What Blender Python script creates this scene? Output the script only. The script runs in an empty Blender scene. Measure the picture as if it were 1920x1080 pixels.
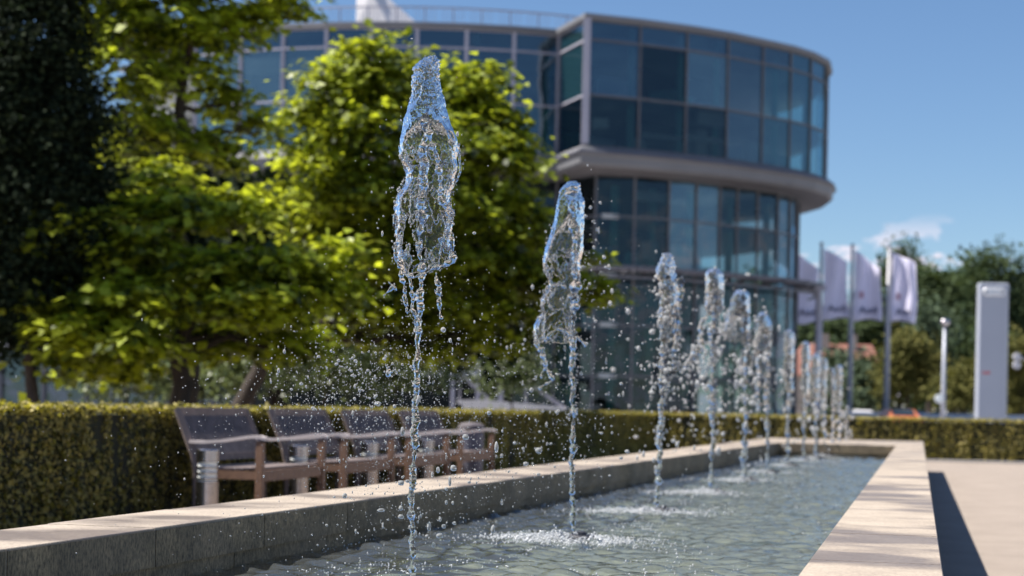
import bpy, math, random
import numpy as np
from mathutils import Vector, Matrix, noise

# ------------------------------------------------------------------ camera
S = bpy.context.scene
COL = S.collection
F_PX = 3200.0; TH = math.atan(775 / F_PX); RHO = 0.0205; PPX, PPY = 960.0, 764.5
CAM = Vector((0, 0, 1.04))
FW = Vector((-math.sin(TH), math.cos(TH), 0)); R0 = Vector((math.cos(TH), math.sin(TH), 0)); U0 = Vector((0, 0, 1))
RR = R0 * math.cos(RHO) + U0 * math.sin(RHO); UU = U0 * math.cos(RHO) - R0 * math.sin(RHO)
cd = bpy.data.cameras.new("camera"); cam = bpy.data.objects.new("camera", cd); COL.objects.link(cam)
M = Matrix((RR, UU, -FW)).transposed().to_4x4(); M.translation = CAM; cam.matrix_world = M
cd.sensor_width = 36; cd.lens = F_PX / 1920 * 36; cd.shift_y = (PPY - 540) / 1920
cd.clip_start = 0.05; cd.clip_end = 5000
cd.dof.use_dof = True; cd.dof.focus_distance = 6.1; cd.dof.aperture_fstop = 2.8; cd.dof.aperture_blades = 0
S.camera = cam

# ------------------------------------------------------------------ world, sun, exposure
SUN_TO = Vector((-0.68, -0.16, 1.0)).normalized()
elev = math.asin(SUN_TO.z); azim = math.atan2(SUN_TO.x, SUN_TO.y)
W = bpy.data.worlds.new("World"); S.world = W; W.use_nodes = True
wn, wl = W.node_tree.nodes, W.node_tree.links; wn.clear()
wo = wn.new("ShaderNodeOutputWorld"); bg = wn.new("ShaderNodeBackground"); sky = wn.new("ShaderNodeTexSky")
sky.sky_type = 'NISHITA'; sky.sun_disc = False; sky.sun_elevation = elev; sky.sun_rotation = azim
sky.air_density = 1.0; sky.dust_density = 0.25; sky.ozone_density = 2.2; sky.altitude = 300
bg.inputs[1].default_value = 0.056
# a few small cumulus low over the trees, by view direction (part of the sky itself)
tc = wn.new("ShaderNodeTexCoord"); sep = wn.new("ShaderNodeSeparateXYZ"); wl.new(tc.outputs["Generated"], sep.inputs[0])
mp = wn.new("ShaderNodeMapping"); mp.inputs["Scale"].default_value = (13, 13, 34); mp.inputs["Location"].default_value = (-.50, -.12, .25); wl.new(tc.outputs["Generated"], mp.inputs[0])
nz = wn.new("ShaderNodeTexNoise"); nz.inputs["Scale"].default_value = 1.6; nz.inputs["Detail"].default_value = 7; nz.inputs["Roughness"].default_value = .55
wl.new(mp.outputs[0], nz.inputs["Vector"])
band = wn.new("ShaderNodeMapRange"); band.inputs[1].default_value = 0.115; band.inputs[2].default_value = 0.09
wl.new(sep.outputs[2], band.inputs[0])
ramp = wn.new("ShaderNodeMapRange"); ramp.interpolation_type = 'SMOOTHSTEP'; ramp.inputs[1].default_value = .505; ramp.inputs[2].default_value = .56
wl.new(nz.outputs[0], ramp.inputs[0])
mul = wn.new("ShaderNodeMath"); mul.operation = 'MULTIPLY'; wl.new(band.outputs[0], mul.inputs[0]); wl.new(ramp.outputs[0], mul.inputs[1])
mixc = wn.new("ShaderNodeMix"); mixc.data_type = 'RGBA'; mixc.inputs["B"].default_value = (8.5, 8.0, 9.0, 1)
hs = wn.new("ShaderNodeHueSaturation"); hs.inputs["Saturation"].default_value = 1.05; hs.inputs["Value"].default_value = 1.0
wl.new(sky.outputs[0], hs.inputs["Color"])
tn = wn.new("ShaderNodeMix"); tn.data_type = 'RGBA'; tn.blend_type = 'MULTIPLY'; tn.inputs["Factor"].default_value = 1; tn.inputs["B"].default_value = (.90, 1.0, 1.13, 1)
wl.new(hs.outputs[0], tn.inputs["A"])
wl.new(mul.outputs[0], mixc.inputs["Factor"]); wl.new(tn.outputs["Result"], mixc.inputs["A"])
wl.new(mixc.outputs["Result"], bg.inputs[0]); wl.new(bg.outputs[0], wo.inputs[0])
sd = bpy.data.lights.new("sun", 'SUN'); sd.energy = 5.0; sd.angle = math.radians(0.53); sd.color = (1.0, 0.945, 0.87)
sun = bpy.data.objects.new("sun", sd); COL.objects.link(sun); sun.rotation_euler = SUN_TO.to_track_quat('Z', 'Y').to_euler()
S.view_settings.view_transform = 'Standard'; S.view_settings.look = 'None'; S.view_settings.gamma = 1
S.view_settings.exposure = 1.0
S.render.engine = 'CYCLES'
cy = S.cycles
cy.use_denoising = True; cy.max_bounces = 12; cy.transmission_bounces = 10; cy.glossy_bounces = 5; cy.diffuse_bounces = 3
cy.transparent_max_bounces = 16; cy.caustics_reflective = False; cy.caustics_refractive = False
cy.sample_clamp_indirect = 12
rng = np.random.default_rng(7); random.seed(7)

# ------------------------------------------------------------------ helpers
def ray(x, y): return FW + RR * ((x - PPX) / F_PX) + UU * ((PPY - y) / F_PX)
def on_z(x, y, z):                       # the point at height z seen at pixel x, y
    d = ray(x, y); return CAM + d * ((z - CAM.z) / d.z)
def at(x, y, D): return CAM + ray(x, y) * D
def ud(u, d, z=0.0): v = FW * d + R0 * u; return Vector((v.x, v.y, z))

def tag(o, label=None, cat=None, group=None, kind=None):
    for k, v in (("label", label), ("category", cat), ("group", group), ("kind", kind)):
        if v: o[k] = v
    return o
def empty(name, loc=(0, 0, 0), rz=0.0, **kw):
    o = bpy.data.objects.new(name, None); o.empty_display_size = .2; COL.objects.link(o)
    o.location = loc; o.rotation_euler = (0, 0, rz); return tag(o, **kw)
def link(name, me, mat=None, parent=None, loc=None, smooth=False, **kw):
    o = bpy.data.objects.new(name, me); COL.objects.link(o)
    if mat is not None: me.materials.append(mat)
    if parent is not None: o.parent = parent
    if loc is not None: o.location = loc
    if smooth: me.polygons.foreach_set("use_smooth", np.ones(len(me.polygons), bool))
    return tag(o, **kw)
def fast(name, V, Fc):
    V = np.asarray(V, np.float32); Fc = np.asarray(Fc, np.int32)
    me = bpy.data.meshes.new(name); n, k = Fc.shape
    me.vertices.add(len(V)); me.vertices.foreach_set("co", V.ravel())
    me.loops.add(n * k); me.loops.foreach_set("vertex_index", Fc.ravel())
    me.polygons.add(n); me.polygons.foreach_set("loop_start", np.arange(0, n * k, k, dtype=np.int32))
    try: me.polygons.foreach_set("loop_total", np.full(n, k, np.int32))
    except Exception: pass
    me.update(calc_edges=True); return me

class MB:                                  # gathers boxes, tubes and prisms into one mesh
    def __init__(s): s.v = []; s.f = []
    def add(s, V, Fc):
        b = len(s.v); s.v += [tuple(p) for p in V]; s.f += [tuple(b + i for i in f) for f in Fc]; return s
    def box(s, c, d, rz=0.0, bev=0.0):
        x, y, z = (k / 2 for k in d); co, si = math.cos(rz), math.sin(rz); P = []
        if bev <= 0:
            for dx, dy, dz in ((-x,-y,-z),(x,-y,-z),(x,y,-z),(-x,y,-z),(-x,-y,z),(x,-y,z),(x,y,z),(-x,y,z)):
                P.append((c[0]+dx*co-dy*si, c[1]+dx*si+dy*co, c[2]+dz))
            return s.add(P, [(0,3,2,1),(4,5,6,7),(0,1,5,4),(1,2,6,5),(2,3,7,6),(3,0,4,7)])
        b = bev; rings = []
        for zz, ins in ((-z, b), (-z+b, 0), (z-b, 0), (z, b)):
            r = []
            for sx, sy in ((-1,-1),(1,-1),(1,1),(-1,1)):
                X = sx*(x-ins); Y = sy*(y-ins)
                for (ex, ey) in (((sx*-b,0),(0,sy*-b)) if sx*sy < 0 else ((0,sy*-b),(sx*-b,0))):
                    r.append((c[0]+(X+ex)*co-(Y+ey)*si, c[1]+(X+ex)*si+(Y+ey)*co, c[2]+zz))
            rings.append(r)
        V = [p for r in rings for p in r]; Fc = []
        for k in range(3):
            for i in range(8): j = (i+1) % 8; Fc.append((k*8+i, k*8+j, k*8+8+j, k*8+8+i))
        Fc.append(tuple(reversed(range(8)))); Fc.append(tuple(range(24, 32)))
        return s.add(V, Fc)
    def beam(s, a, b, w, h, up=(0, 0, 1)):
        a, b = Vector(a), Vector(b); t = (b - a).normalized(); sd_ = t.cross(Vector(up))
        if sd_.length < 1e-4: sd_ = Vector((1, 0, 0))
        sd_.normalize(); u = sd_.cross(t).normalized(); P = []
        for p in (a, b):
            for i, j in ((-1,-1),(1,-1),(1,1),(-1,1)): P.append(p + sd_*(i*w/2) + u*(j*h/2))
        return s.add(P, [(3,2,1,0),(4,5,6,7),(0,1,5,4),(1,2,6,5),(2,3,7,6),(3,0,4,7)])
    def tube(s, pts, rad, n=10, caps=True):
        pts = [Vector(p) for p in pts]; rad = rad if hasattr(rad, '__len__') else [rad]*len(pts)
        t = (pts[1]-pts[0]).normalized(); a = t.cross(Vector((0.13, .97, .2))).normalized(); V = []
        for i, p in enumerate(pts):
            t = (pts[min(i+1, len(pts)-1)] - pts[max(i-1, 0)]).normalized()
            a = (a - t*a.dot(t)).normalized(); b = t.cross(a)
            V += [p + (a*math.cos(2*math.pi*k/n) + b*math.sin(2*math.pi*k/n))*rad[i] for k in range(n)]
        Fc = [(i*n+k, i*n+(k+1)%n, (i+1)*n+(k+1)%n, (i+1)*n+k) for i in range(len(pts)-1) for k in range(n)]
        if caps: Fc += [tuple(reversed(range(n))), tuple((len(pts)-1)*n+k for k in range(n))]
        return s.add(V, Fc)
    def lathe(s, prof, c=(0,0,0), n=24):
        V = [(c[0]+r*math.cos(2*math.pi*k/n), c[1]+r*math.sin(2*math.pi*k/n), c[2]+z) for r, z in prof for k in range(n)]
        Fc = [(i*n+k, i*n+(k+1)%n, (i+1)*n+(k+1)%n, (i+1)*n+k) for i in range(len(prof)-1) for k in range(n)]
        Fc += [tuple(reversed(range(n))), tuple((len(prof)-1)*n+k for k in range(n))]
        return s.add(V, Fc)
    def build(s, name, mat, parent=None, smooth=False, **kw):
        me = bpy.data.meshes.new(name); me.from_pydata(s.v, [], s.f); me.update()
        return link(name, me, mat, parent, smooth=smooth, **kw)

# ------------------------------------------------------------------ materials
def new_mat(name):
    m = bpy.data.materials.new(name); m.use_nodes = True; n = m.node_tree.nodes; n.clear()
    return m, n, m.node_tree.links
def noise_node(n, l, scale, detail=4, rough=.55, stretch=None, coord="Object"):
    t = n.new("ShaderNodeTexCoord"); q = n.new("ShaderNodeTexNoise")
    q.inputs["Scale"].default_value = scale; q.inputs["Detail"].default_value = detail; q.inputs["Roughness"].default_value = rough
    if stretch:
        mpn = n.new("ShaderNodeMapping"); mpn.inputs["Scale"].default_value = stretch
        l.new(t.outputs[coord], mpn.inputs[0]); l.new(mpn.outputs[0], q.inputs["Vector"])
    else: l.new(t.outputs[coord], q.inputs["Vector"])
    return q
def ramp_node(n, l, src, stops):
    r = n.new("ShaderNodeValToRGB"); e = r.color_ramp.elements
    while len(e) < len(stops): e.new(.5)
    for k, (p, c) in enumerate(stops): e[k].position = p; e[k].color = (*c, 1)
    l.new(src, r.inputs[0]); return r
def mix_node(n, l, a, b, fac, mode='MIX'):
    q = n.new("ShaderNodeMix"); q.data_type = 'RGBA'; q.blend_type = mode
    for s_, v in (("A", a), ("B", b)):
        if isinstance(v, tuple): q.inputs[s_].default_value = (*v, 1)
        else: l.new(v, q.inputs[s_])
    if isinstance(fac, float): q.inputs["Factor"].default_value = fac
    else: l.new(fac, q.inputs["Factor"])
    return q.outputs["Result"]
def pbr(name, c1, c2=None, scale=6, rough=.6, bump=0.0, bscale=None, metal=0.0, stretch=None, fine=None, ior=1.5):
    m, n, l = new_mat(name); o = n.new("ShaderNodeOutputMaterial"); p = n.new("ShaderNodeBsdfPrincipled")
    p.inputs["Roughness"].default_value = rough; p.inputs["Metallic"].default_value = metal; p.inputs["IOR"].default_value = ior
    q = noise_node(n, l, scale, stretch=stretch)
    r = ramp_node(n, l, q.outputs[0], [(.32, c1), (.68, c2 or tuple(k*.8 for k in c1))]); col = r.outputs[0]
    if fine:
        g = noise_node(n, l, fine, 3, .7); g2 = ramp_node(n, l, g.outputs[0], [(.35, (.55,.55,.55)), (.65, (1.25,1.25,1.25))])
        col = mix_node(n, l, col, g2.outputs[0], 1.0, 'MULTIPLY')
    l.new(col, p.inputs["Base Color"])
    if bump:
        b = n.new("ShaderNodeBump"); b.inputs["Strength"].default_value = bump; b.inputs["Distance"].default_value = .01
        q2 = noise_node(n, l, bscale or scale*6, 5, .65, stretch); l.new(q2.outputs[0], b.inputs["Height"]); l.new(b.outputs[0], p.inputs["Normal"])
    l.new(p.outputs[0], o.inputs[0]); return m
def leaf_mat(name, dark, light, trans, tw=.4, scale=3.0, rough=.45, stretch=None, spec=.4, vary=True):
    m, n, l = new_mat(name); o = n.new("ShaderNodeOutputMaterial"); p = n.new("ShaderNodeBsdfPrincipled")
    p.inputs["Roughness"].default_value = rough; p.inputs["Specular IOR Level"].default_value = spec
    q = noise_node(n, l, scale, 5, .7, stretch); g = n.new("ShaderNodeNewGeometry")
    ad = n.new("ShaderNodeMath"); ad.operation = 'ADD'; sb = n.new("ShaderNodeMath"); sb.operation = 'MULTIPLY_ADD'
    sb.inputs[1].default_value = .45; sb.inputs[2].default_value = -.22
    l.new(g.outputs["Random Per Island"], sb.inputs[0]); l.new(q.outputs[0], ad.inputs[0]); l.new(sb.outputs[0], ad.inputs[1])
    r = ramp_node(n, l, ad.outputs[0], [(.3, dark), (.64, light)]); l.new(r.outputs[0], p.inputs["Base Color"])
    t = n.new("ShaderNodeBsdfTranslucent"); tr = ramp_node(n, l, ad.outputs[0], [(.34, tuple(k*.18 for k in trans)), (.66, trans)]); 
    if vary: l.new(tr.outputs[0], t.inputs[0])
    else: t.inputs[0].default_value = (*trans, 1)
    x = n.new("ShaderNodeMixShader"); x.inputs[0].default_value = tw
    l.new(p.outputs[0], x.inputs[1]); l.new(t.outputs[0], x.inputs[2]); l.new(x.outputs[0], o.inputs[0]); return m
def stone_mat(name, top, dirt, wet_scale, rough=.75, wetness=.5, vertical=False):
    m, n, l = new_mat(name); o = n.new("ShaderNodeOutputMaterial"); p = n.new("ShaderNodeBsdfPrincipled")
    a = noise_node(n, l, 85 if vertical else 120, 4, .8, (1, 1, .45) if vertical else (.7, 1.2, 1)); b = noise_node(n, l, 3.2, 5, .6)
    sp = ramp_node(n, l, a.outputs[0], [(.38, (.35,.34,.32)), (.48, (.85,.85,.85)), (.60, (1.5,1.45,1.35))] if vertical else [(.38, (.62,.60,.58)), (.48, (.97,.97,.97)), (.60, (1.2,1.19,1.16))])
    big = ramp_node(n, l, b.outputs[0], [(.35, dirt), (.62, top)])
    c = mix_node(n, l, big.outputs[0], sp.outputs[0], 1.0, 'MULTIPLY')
    w = noise_node(n, l, wet_scale, 3, .5, (.8, 1.15, 1)); wr = ramp_node(n, l, w.outputs[0], [(.47, (0,0,0)), (.60, (1,1,1))])
    wf = n.new("ShaderNodeMath"); wf.operation = 'MULTIPLY'; wf.inputs[1].default_value = wetness; l.new(wr.outputs[0], wf.inputs[0])
    c2 = mix_node(n, l, c, (.42, .40, .42), wf.outputs[0], 'MULTIPLY')
    l.new(c2, p.inputs["Base Color"])
    rr = n.new("ShaderNodeMapRange"); rr.inputs[3].default_value = rough; rr.inputs[4].default_value = .35; l.new(wf.outputs[0], rr.inputs[0]); l.new(rr.outputs[0], p.inputs["Roughness"])
    bp = n.new("ShaderNodeBump"); bp.inputs["Strength"].default_value = .6; bp.inputs["Distance"].default_value = .003
    l.new(a.outputs[0], bp.inputs["Height"]); l.new(bp.outputs[0], p.inputs["Normal"]); l.new(p.outputs[0], o.inputs[0]); return m
def water_mat(name, rough=0.0, ior=1.333, air=0.0):
    m, n, l = new_mat(name); o = n.new("ShaderNodeOutputMaterial"); p = n.new("ShaderNodeBsdfPrincipled")
    p.inputs["Transmission Weight"].default_value = 1; p.inputs["Roughness"].default_value = rough; p.inputs["IOR"].default_value = ior
    p.inputs["Base Color"].default_value = (.98, .99, 1, 1)
    if not air: l.new(p.outputs[0], o.inputs[0]); return m
    d = n.new("ShaderNodeBsdfDiffuse"); t = n.new("ShaderNodeBsdfTranslucent"); a = n.new("ShaderNodeMixShader"); b = n.new("ShaderNodeMixShader")   # white scatter: bubbles, plus the drops' sun glints put into the colour
    a.inputs[0].default_value = .5; b.inputs[0].default_value = air; l.new(d.outputs[0], a.inputs[1]); l.new(t.outputs[0], a.inputs[2]); l.new(p.outputs[0], b.inputs[1]); l.new(a.outputs[0], b.inputs[2]); l.new(b.outputs[0], o.inputs[0]); return m

MT = dict(
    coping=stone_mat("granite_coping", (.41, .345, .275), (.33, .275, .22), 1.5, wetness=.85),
    wall=stone_mat("granite_face", (.24, .185, .12), (.12, .095, .062), 1.5, vertical=True, wetness=.35),  # darker twin of the coping granite, shade put into its colour
    joint=pbr("joint", (.05, .045, .04), (.03, .03, .03)),
    gravel=pbr("fine_gravel", (.345, .285, .235), (.285, .235, .195), 1.6, .9, .5, 300, fine=220),
    plaza=pbr("plaza_paving", (.34, .32, .31), (.28, .27, .27), .2, .8),
    teak=pbr("weathered_teak", (.15, .13, .14), (.085, .072, .08), 9, .7, .4, 60, stretch=(1, 1, 1)),
    teak_frame=pbr("teak_frame", (.23, .18, .165), (.16, .125, .115), 9, .7, .4, 60),
    teak_arm=pbr("silvered_teak", (.66, .58, .56), (.55, .48, .46), 9, .55, .2, 60),  # arms paler than the other teak, sunlight put into the colour
    teak_leg=pbr("brown_teak", (.21, .12, .075), (.15, .085, .055), 12, .6, .3, 60),
    metal=pbr("brushed_steel", (.50, .47, .49), (.42, .40, .42), 30, .24, .1, 200, metal=1.0),
    dark=pbr("dark_metal", (.035, .035, .04), (.02, .02, .025), 20, .5),
    lens=pbr("lamp_glass", (.9, .93, .9), (.85, .88, .86), 10, .2),
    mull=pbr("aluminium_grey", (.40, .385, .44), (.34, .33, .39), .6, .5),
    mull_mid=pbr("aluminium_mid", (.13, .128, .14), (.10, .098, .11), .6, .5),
    pole=pbr("pole_paint", (.55, .54, .56), (.48, .47, .5), 3, .45),
    mull_dark=pbr("aluminium_dark", (.12, .12, .14), (.09, .09, .11), .6, .5),
    white=pbr("white_render", (.74, .71, .71), (.66, .64, .65), .3, .7),
    band=pbr("metal_band", (.17, .17, .18), (.14, .14, .148), .35, .55),
    soffit=pbr("soffit", (.16, .15, .155), (.13, .12, .125), .4, .6),
    slab=pbr("interior_slab", (.45, .47, .47), (.35, .37, .38), .5, .8),
    core=pbr("interior_core", (.035, .045, .05), (.02, .025, .03), .4, .8),
    teal=pbr("interior_teal", (.22, .62, .54), (.14, .48, .44), .6, .6),
    bark=pbr("bark", (.055, .04, .03), (.03, .022, .018), 14, .9, .8, 40, stretch=(1, 1, .3)),
    flag=leaf_mat("flag_cloth", (.80, .78, .92), (.86, .84, .98), (.95, .93, 1.0), .5, .5, .9, vary=False),
    mark=pbr("dark_lettering", (.12, .12, .20), (.09, .09, .16), 2, .6),
    pinkish=pbr("faded_red", (.62, .36, .44), (.55, .32, .40), 2, .6),
    red=pbr("red_mark", (.65, .06, .06), (.5, .05, .05), 2, .5),
    pylon=pbr("pylon_metal", (.40, .42, .48), (.37, .39, .45), .5, .45, metal=.2),
    chrome=pbr("polished_rings", (.95, .95, .95), (.9, .9, .9), 3, .30, metal=.6),
    roof=pbr("clay_tiles", (.24, .105, .075), (.19, .08, .06), 1.2, .8, .4, 12),
    brickwall=pbr("render_wall", (.40, .33, .27), (.33, .27, .22), 1, .8),
    orange=pbr("orange_paint", (.55, .17, .07), (.5, .15, .06), 3, .3),
    carwhite=pbr("white_paint", (.72, .72, .76), (.66, .66, .7), 3, .3),
    carblue=pbr("grey_blue_paint", (.22, .25, .33), (.2, .22, .3), 3, .3),
    rubber=pbr("rubber", (.02, .02, .02), (.03, .03, .03), 9, .8),
    carglass=pbr("car_glass", (.03, .04, .05), (.02, .03, .04), 3, .08),
    bin=pbr("bin_metal", (.15, .15, .20), (.10, .10, .14), 5, .5),
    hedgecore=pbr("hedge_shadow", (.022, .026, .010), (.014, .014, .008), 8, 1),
    floor=pbr("basin_floor", (.27, .27, .21), (.10, .115, .105), 5, .7, fine=30),
    leaf_maple=leaf_mat("maple_leaf", (.018, .038, .006), (.34, .41, .033), (.84, .94, .05), .42, 1.6),
    leaf_maple2=leaf_mat("maple_leaf_deep", (.016, .034, .006), (.30, .36, .03), (.76, .85, .045), .40, 1.8),
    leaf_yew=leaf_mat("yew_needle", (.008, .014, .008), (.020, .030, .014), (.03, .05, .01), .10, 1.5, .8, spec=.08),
    leaf_shrub=leaf_mat("shrub_leaf", (.035, .06, .02), (.17, .21, .09), (.3, .38, .1), .3, 1.5),
    leaf_far=leaf_mat("far_leaf", (.035, .06, .025), (.085, .115, .05), (.10, .14, .03), .25, .12, .75, spec=.12),
    leaf_far2=leaf_mat("far_leaf_olive", (.07, .075, .02), (.16, .15, .045), (.2, .2, .04), .25, .2, .75, spec=.12),
    leaf_far3=leaf_mat("far_leaf_blue", (.05, .075, .045), (.11, .15, .09), (.1, .14, .04), .2, .2, .75, spec=.12),
    hedgeleaf=leaf_mat("hedge_leaf", (.030, .036, .008), (.40, .33, .09), (.60, .55, .05), .32, 5.0, .6, (1.6, 1.6, .22)),
    water=water_mat("clear_water", .0), spray=water_mat("spray_water", .03, 1.333, .38), aerated=water_mat("aerated_water", .03, 1.333, .6), aerated_body=water_mat("aerated_body", .02, 1.333, .10),  # drops whitened so that their colour carries sun glints
)
def foam_mat():
    m, n, l = new_mat("foam"); o = n.new("ShaderNodeOutputMaterial"); p = n.new("ShaderNodeBsdfPrincipled")
    p.inputs["Base Color"].default_value = (.93, .95, .97, 1); p.inputs["Roughness"].default_value = .12; p.inputs["Transmission Weight"].default_value = .45
    p.inputs["IOR"].default_value = 1.33; l.new(p.outputs[0], o.inputs[0]); return m
MT["foam"] = foam_mat()
def pool_mat():
    m, n, l = new_mat("pool_water"); o = n.new("ShaderNodeOutputMaterial")
    g = n.new("ShaderNodeBsdfGlossy"); g.inputs["Roughness"].default_value = .03
    t = n.new("ShaderNodeBsdfTransparent"); t.inputs[0].default_value = (.80, .85, .82, 1)
    d = n.new("ShaderNodeBsdfDiffuse"); d.inputs[0].default_value = (.40, .43, .42, 1)
    q = noise_node(n, l, 11, 4, .55, (1, .9, 1)); b = n.new("ShaderNodeBump"); b.inputs["Strength"].default_value = 1.0; b.inputs["Distance"].default_value = .015
    l.new(q.outputs[0], b.inputs["Height"]); fr = n.new("ShaderNodeFresnel"); fr.inputs[0].default_value = 1.333
    for k in (g, fr, d): l.new(b.outputs[0], k.inputs["Normal"])
    x = n.new("ShaderNodeMixShader"); x.inputs[0].default_value = .10; l.new(t.outputs[0], x.inputs[1]); l.new(d.outputs[0], x.inputs[2])
    y = n.new("ShaderNodeMixShader"); l.new(fr.outputs[0], y.inputs[0]); l.new(x.outputs[0], y.inputs[1]); l.new(g.outputs[0], y.inputs[2])
    l.new(y.outputs[0], o.inputs[0]); return m
MT["pool"] = pool_mat()
def glass_mat(name, tint, refl, diff):
    m, n, l = new_mat(name); o = n.new("ShaderNodeOutputMaterial"); g = n.new("ShaderNodeBsdfGlossy"); g.inputs["Roughness"].default_value = .02
    g.inputs[0].default_value = (.66, .84, .98, 1); t = n.new("ShaderNodeBsdfTransparent"); t.inputs[0].default_value = (*tint, 1)
    d = n.new("ShaderNodeBsdfDiffuse"); d.inputs[0].default_value = (*diff, 1)
    lw = n.new("ShaderNodeLayerWeight"); lw.inputs[0].default_value = .38; mr = n.new("ShaderNodeMapRange")
    mr.inputs[3].default_value = refl; mr.inputs[4].default_value = 1.0; l.new(lw.outputs["Fresnel"], mr.inputs[0])
    q = noise_node(n, l, .35, 2); b = n.new("ShaderNodeBump"); b.inputs["Strength"].default_value = .12; b.inputs["Distance"].default_value = .4
    l.new(q.outputs[0], b.inputs["Height"]); l.new(b.outputs[0], g.inputs["Normal"])
    x = n.new("ShaderNodeMixShader"); x.inputs[0].default_value = .12 if name == "glass_dark" else .32; l.new(t.outputs[0], x.inputs[1]); l.new(d.outputs[0], x.inputs[2])
    y = n.new("ShaderNodeMixShader"); l.new(mr.outputs[0], y.inputs[0]); l.new(x.outputs[0], y.inputs[1]); l.new(g.outputs[0], y.inputs[2])
    l.new(y.outputs[0], o.inputs[0]); return m
GL = [glass_mat("glass_blue", (.24, .36, .46), .08, (.030, .065, .100)), glass_mat("glass_teal", (.26, .45, .44), .07, (.03, .095, .11)),
      glass_mat("glass_pale", (.4, .6, .62), .10, (.08, .15, .18)), glass_mat("glass_dark", (.26, .35, .36), .0, (.006, .012, .013)),
      glass_mat("glass_grey", (.32, .42, .48), .07, (.05, .075, .09))]

# ------------------------------------------------------------------ ground
H = 1.04; ZC = 0.565; ZW = 0.36; HC = H - ZC
g = MB(); g.add([(-900, -60, -.01), (900, -60, -.01), (900, 1500, -.01), (-900, 1500, -.01)], [(0, 1, 2, 3)])
g.build("ground", MT["plaza"], kind="structure")
# ------------------------------------------------------------------ fountain basin (back-projected from its real edges)
def xy(v): return np.array((v.x, v.y))
il0, il1 = xy(on_z(0, 1029.6, ZC)), xy(on_z(1462, 829.8, ZC))
ol0, ol1 = xy(on_z(0, 992.5, ZC)), xy(on_z(1441, 820.7, ZC))
ir0, ir1 = xy(on_z(1495, 1080, ZC)), xy(on_z(1680, 835.5, ZC))
or0, or1 = xy(on_z(1769, 1080, ZC)), xy(on_z(1731, 827.4, ZC))
def line_at(a, b, Y): t = (Y - a[1]) / (b[1] - a[1]); return a + (b - a) * t
Y0 = -1.2; YI = (il1[1] + ir1[1]) / 2; YO = (ol1[1] + or1[1]) / 2
LI = lambda Y: line_at(il0, il1, Y)[0]
LO = lambda Y: line_at(ol0, ol1, Y)[0]
RI = lambda Y: line_at(ir0, ir1, Y)[0]
RO = lambda Y: line_at(or0, or1, Y)[0]
print("BASIN", LI(5), LI(YI), LO(5), LO(YO), RI(5), RI(YI), RO(5), RO(YO), YI, YO)
gr = MB(); gx0 = -9.0
gr.add([(LO(YO) - 60, -8, 0), (60, -8, 0), (60, 41.5, 0), (LO(YO) - 60, 41.5, 0)], [(0, 1, 2, 3)])
gr.build("gravel_path", MT["gravel"], kind="structure")
basin = empty("fountain_basin", (RI(8), 8, 0), label="long raised stone fountain basin with pale granite coping around shallow water", cat="fountain basin")
basin.location = (0, 0, 0)
def coping_blocks(A, B, name, mat, z0, z1, step, y0, y1, phase=0.0, gap=.002, seed=1):
    r = random.Random(seed); y = y0 + phase; k = 0
    while y < y1:
        ya, yb = y + gap / 2, min(y + step - gap / 2, y1)
        if yb - ya > .05:
            dz = r.uniform(-.0015, .0015); b = .003; m = MB()
            a0, a1, b0, b1 = A(ya), A(yb), B(ya), B(yb)
            V = [(a0, ya, z0), (b0, ya, z0), (b1, yb, z0), (a1, yb, z0), (a0, ya, z1+dz-b), (b0, ya, z1+dz-b), (b1, yb, z1+dz-b), (a1, yb, z1+dz-b),
                 (a0+b, ya+b/3, z1+dz), (b0-b, ya+b/3, z1+dz), (b1-b, yb-b/3, z1+dz), (a1+b, yb-b/3, z1+dz)]
            m.add(V, [(0,3,2,1), (0,1,5,4), (1,2,6,5), (2,3,7,6), (3,0,4,7), (4,5,9,8), (5,6,10,9), (6,7,11,10), (7,4,8,11), (8,9,10,11)])
            yield m, (ya + yb) / 2
        y += step; k += 1
joint_y = xy(on_z(292, 990, ZC))[1]
step = (xy(on_z(641, 940, ZC))[1] - joint_y) / 3
step = 1.02
ph = (joint_y - Y0) % step - step
for m, yc in coping_blocks(LO, LI, "coping", None, ZC - .145, ZC, step, Y0, YO, ph, seed=3): m.build("coping_slab", MT["coping"], basin)
for m, yc in coping_blocks(RI, RO, "coping", None, ZC - .145, ZC, 1.30, Y0, YO, .35, seed=4): m.build("coping_slab", MT["coping"], basin)
n = 3
for i in range(n):                                                      # far end ledge
    m = MB(); xa0 = LI(YI) + (RI(YI) - LI(YI)) * i / n + .003; xa1 = LI(YI) + (RI(YI) - LI(YI)) * (i+1) / n - .003
    m.box(((xa0+xa1)/2, (YI+YO)/2, ZC - .0725), (xa1 - xa0, YO - YI, .145), bev=.006); m.build("coping_slab", MT["coping"], basin)
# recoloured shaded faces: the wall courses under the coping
def course(A0, A1, z0, z1, name="wall"):
    m = MB(); y = Y0
    for s_, (a, b) in enumerate(((LO, LI), (RI, RO))):
        ins = .012
        for k in range(int((YO - Y0) / 1.06) + 1):
            ya = Y0 + k * 1.06 + .5 * (s_ + 1) * .8; yb = min(ya + 1.052, YO)
            if yb <= ya: continue
            V = [(a(ya)+ins, ya, z0), (b(ya)-ins, ya, z0), (b(yb)-ins, yb, z0), (a(yb)+ins, yb, z0), (a(ya)+ins, ya, z1), (b(ya)-ins, ya, z1), (b(yb)-ins, yb, z1), (a(yb)+ins, yb, z1)]
            m.add(V, [(0,3,2,1), (4,5,6,7), (0,1,5,4), (1,2,6,5), (2,3,7,6), (3,0,4,7)])
    m.box(((LI(YI)+RI(YI))/2, (YI+YO)/2, (z0+z1)/2), (RI(YI)-LI(YI)-.02, YO-YI-.03, z1-z0))
    return m.build(name, MT["wall"], basin)
course(0, 0, -.02, ZC - .149)
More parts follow.
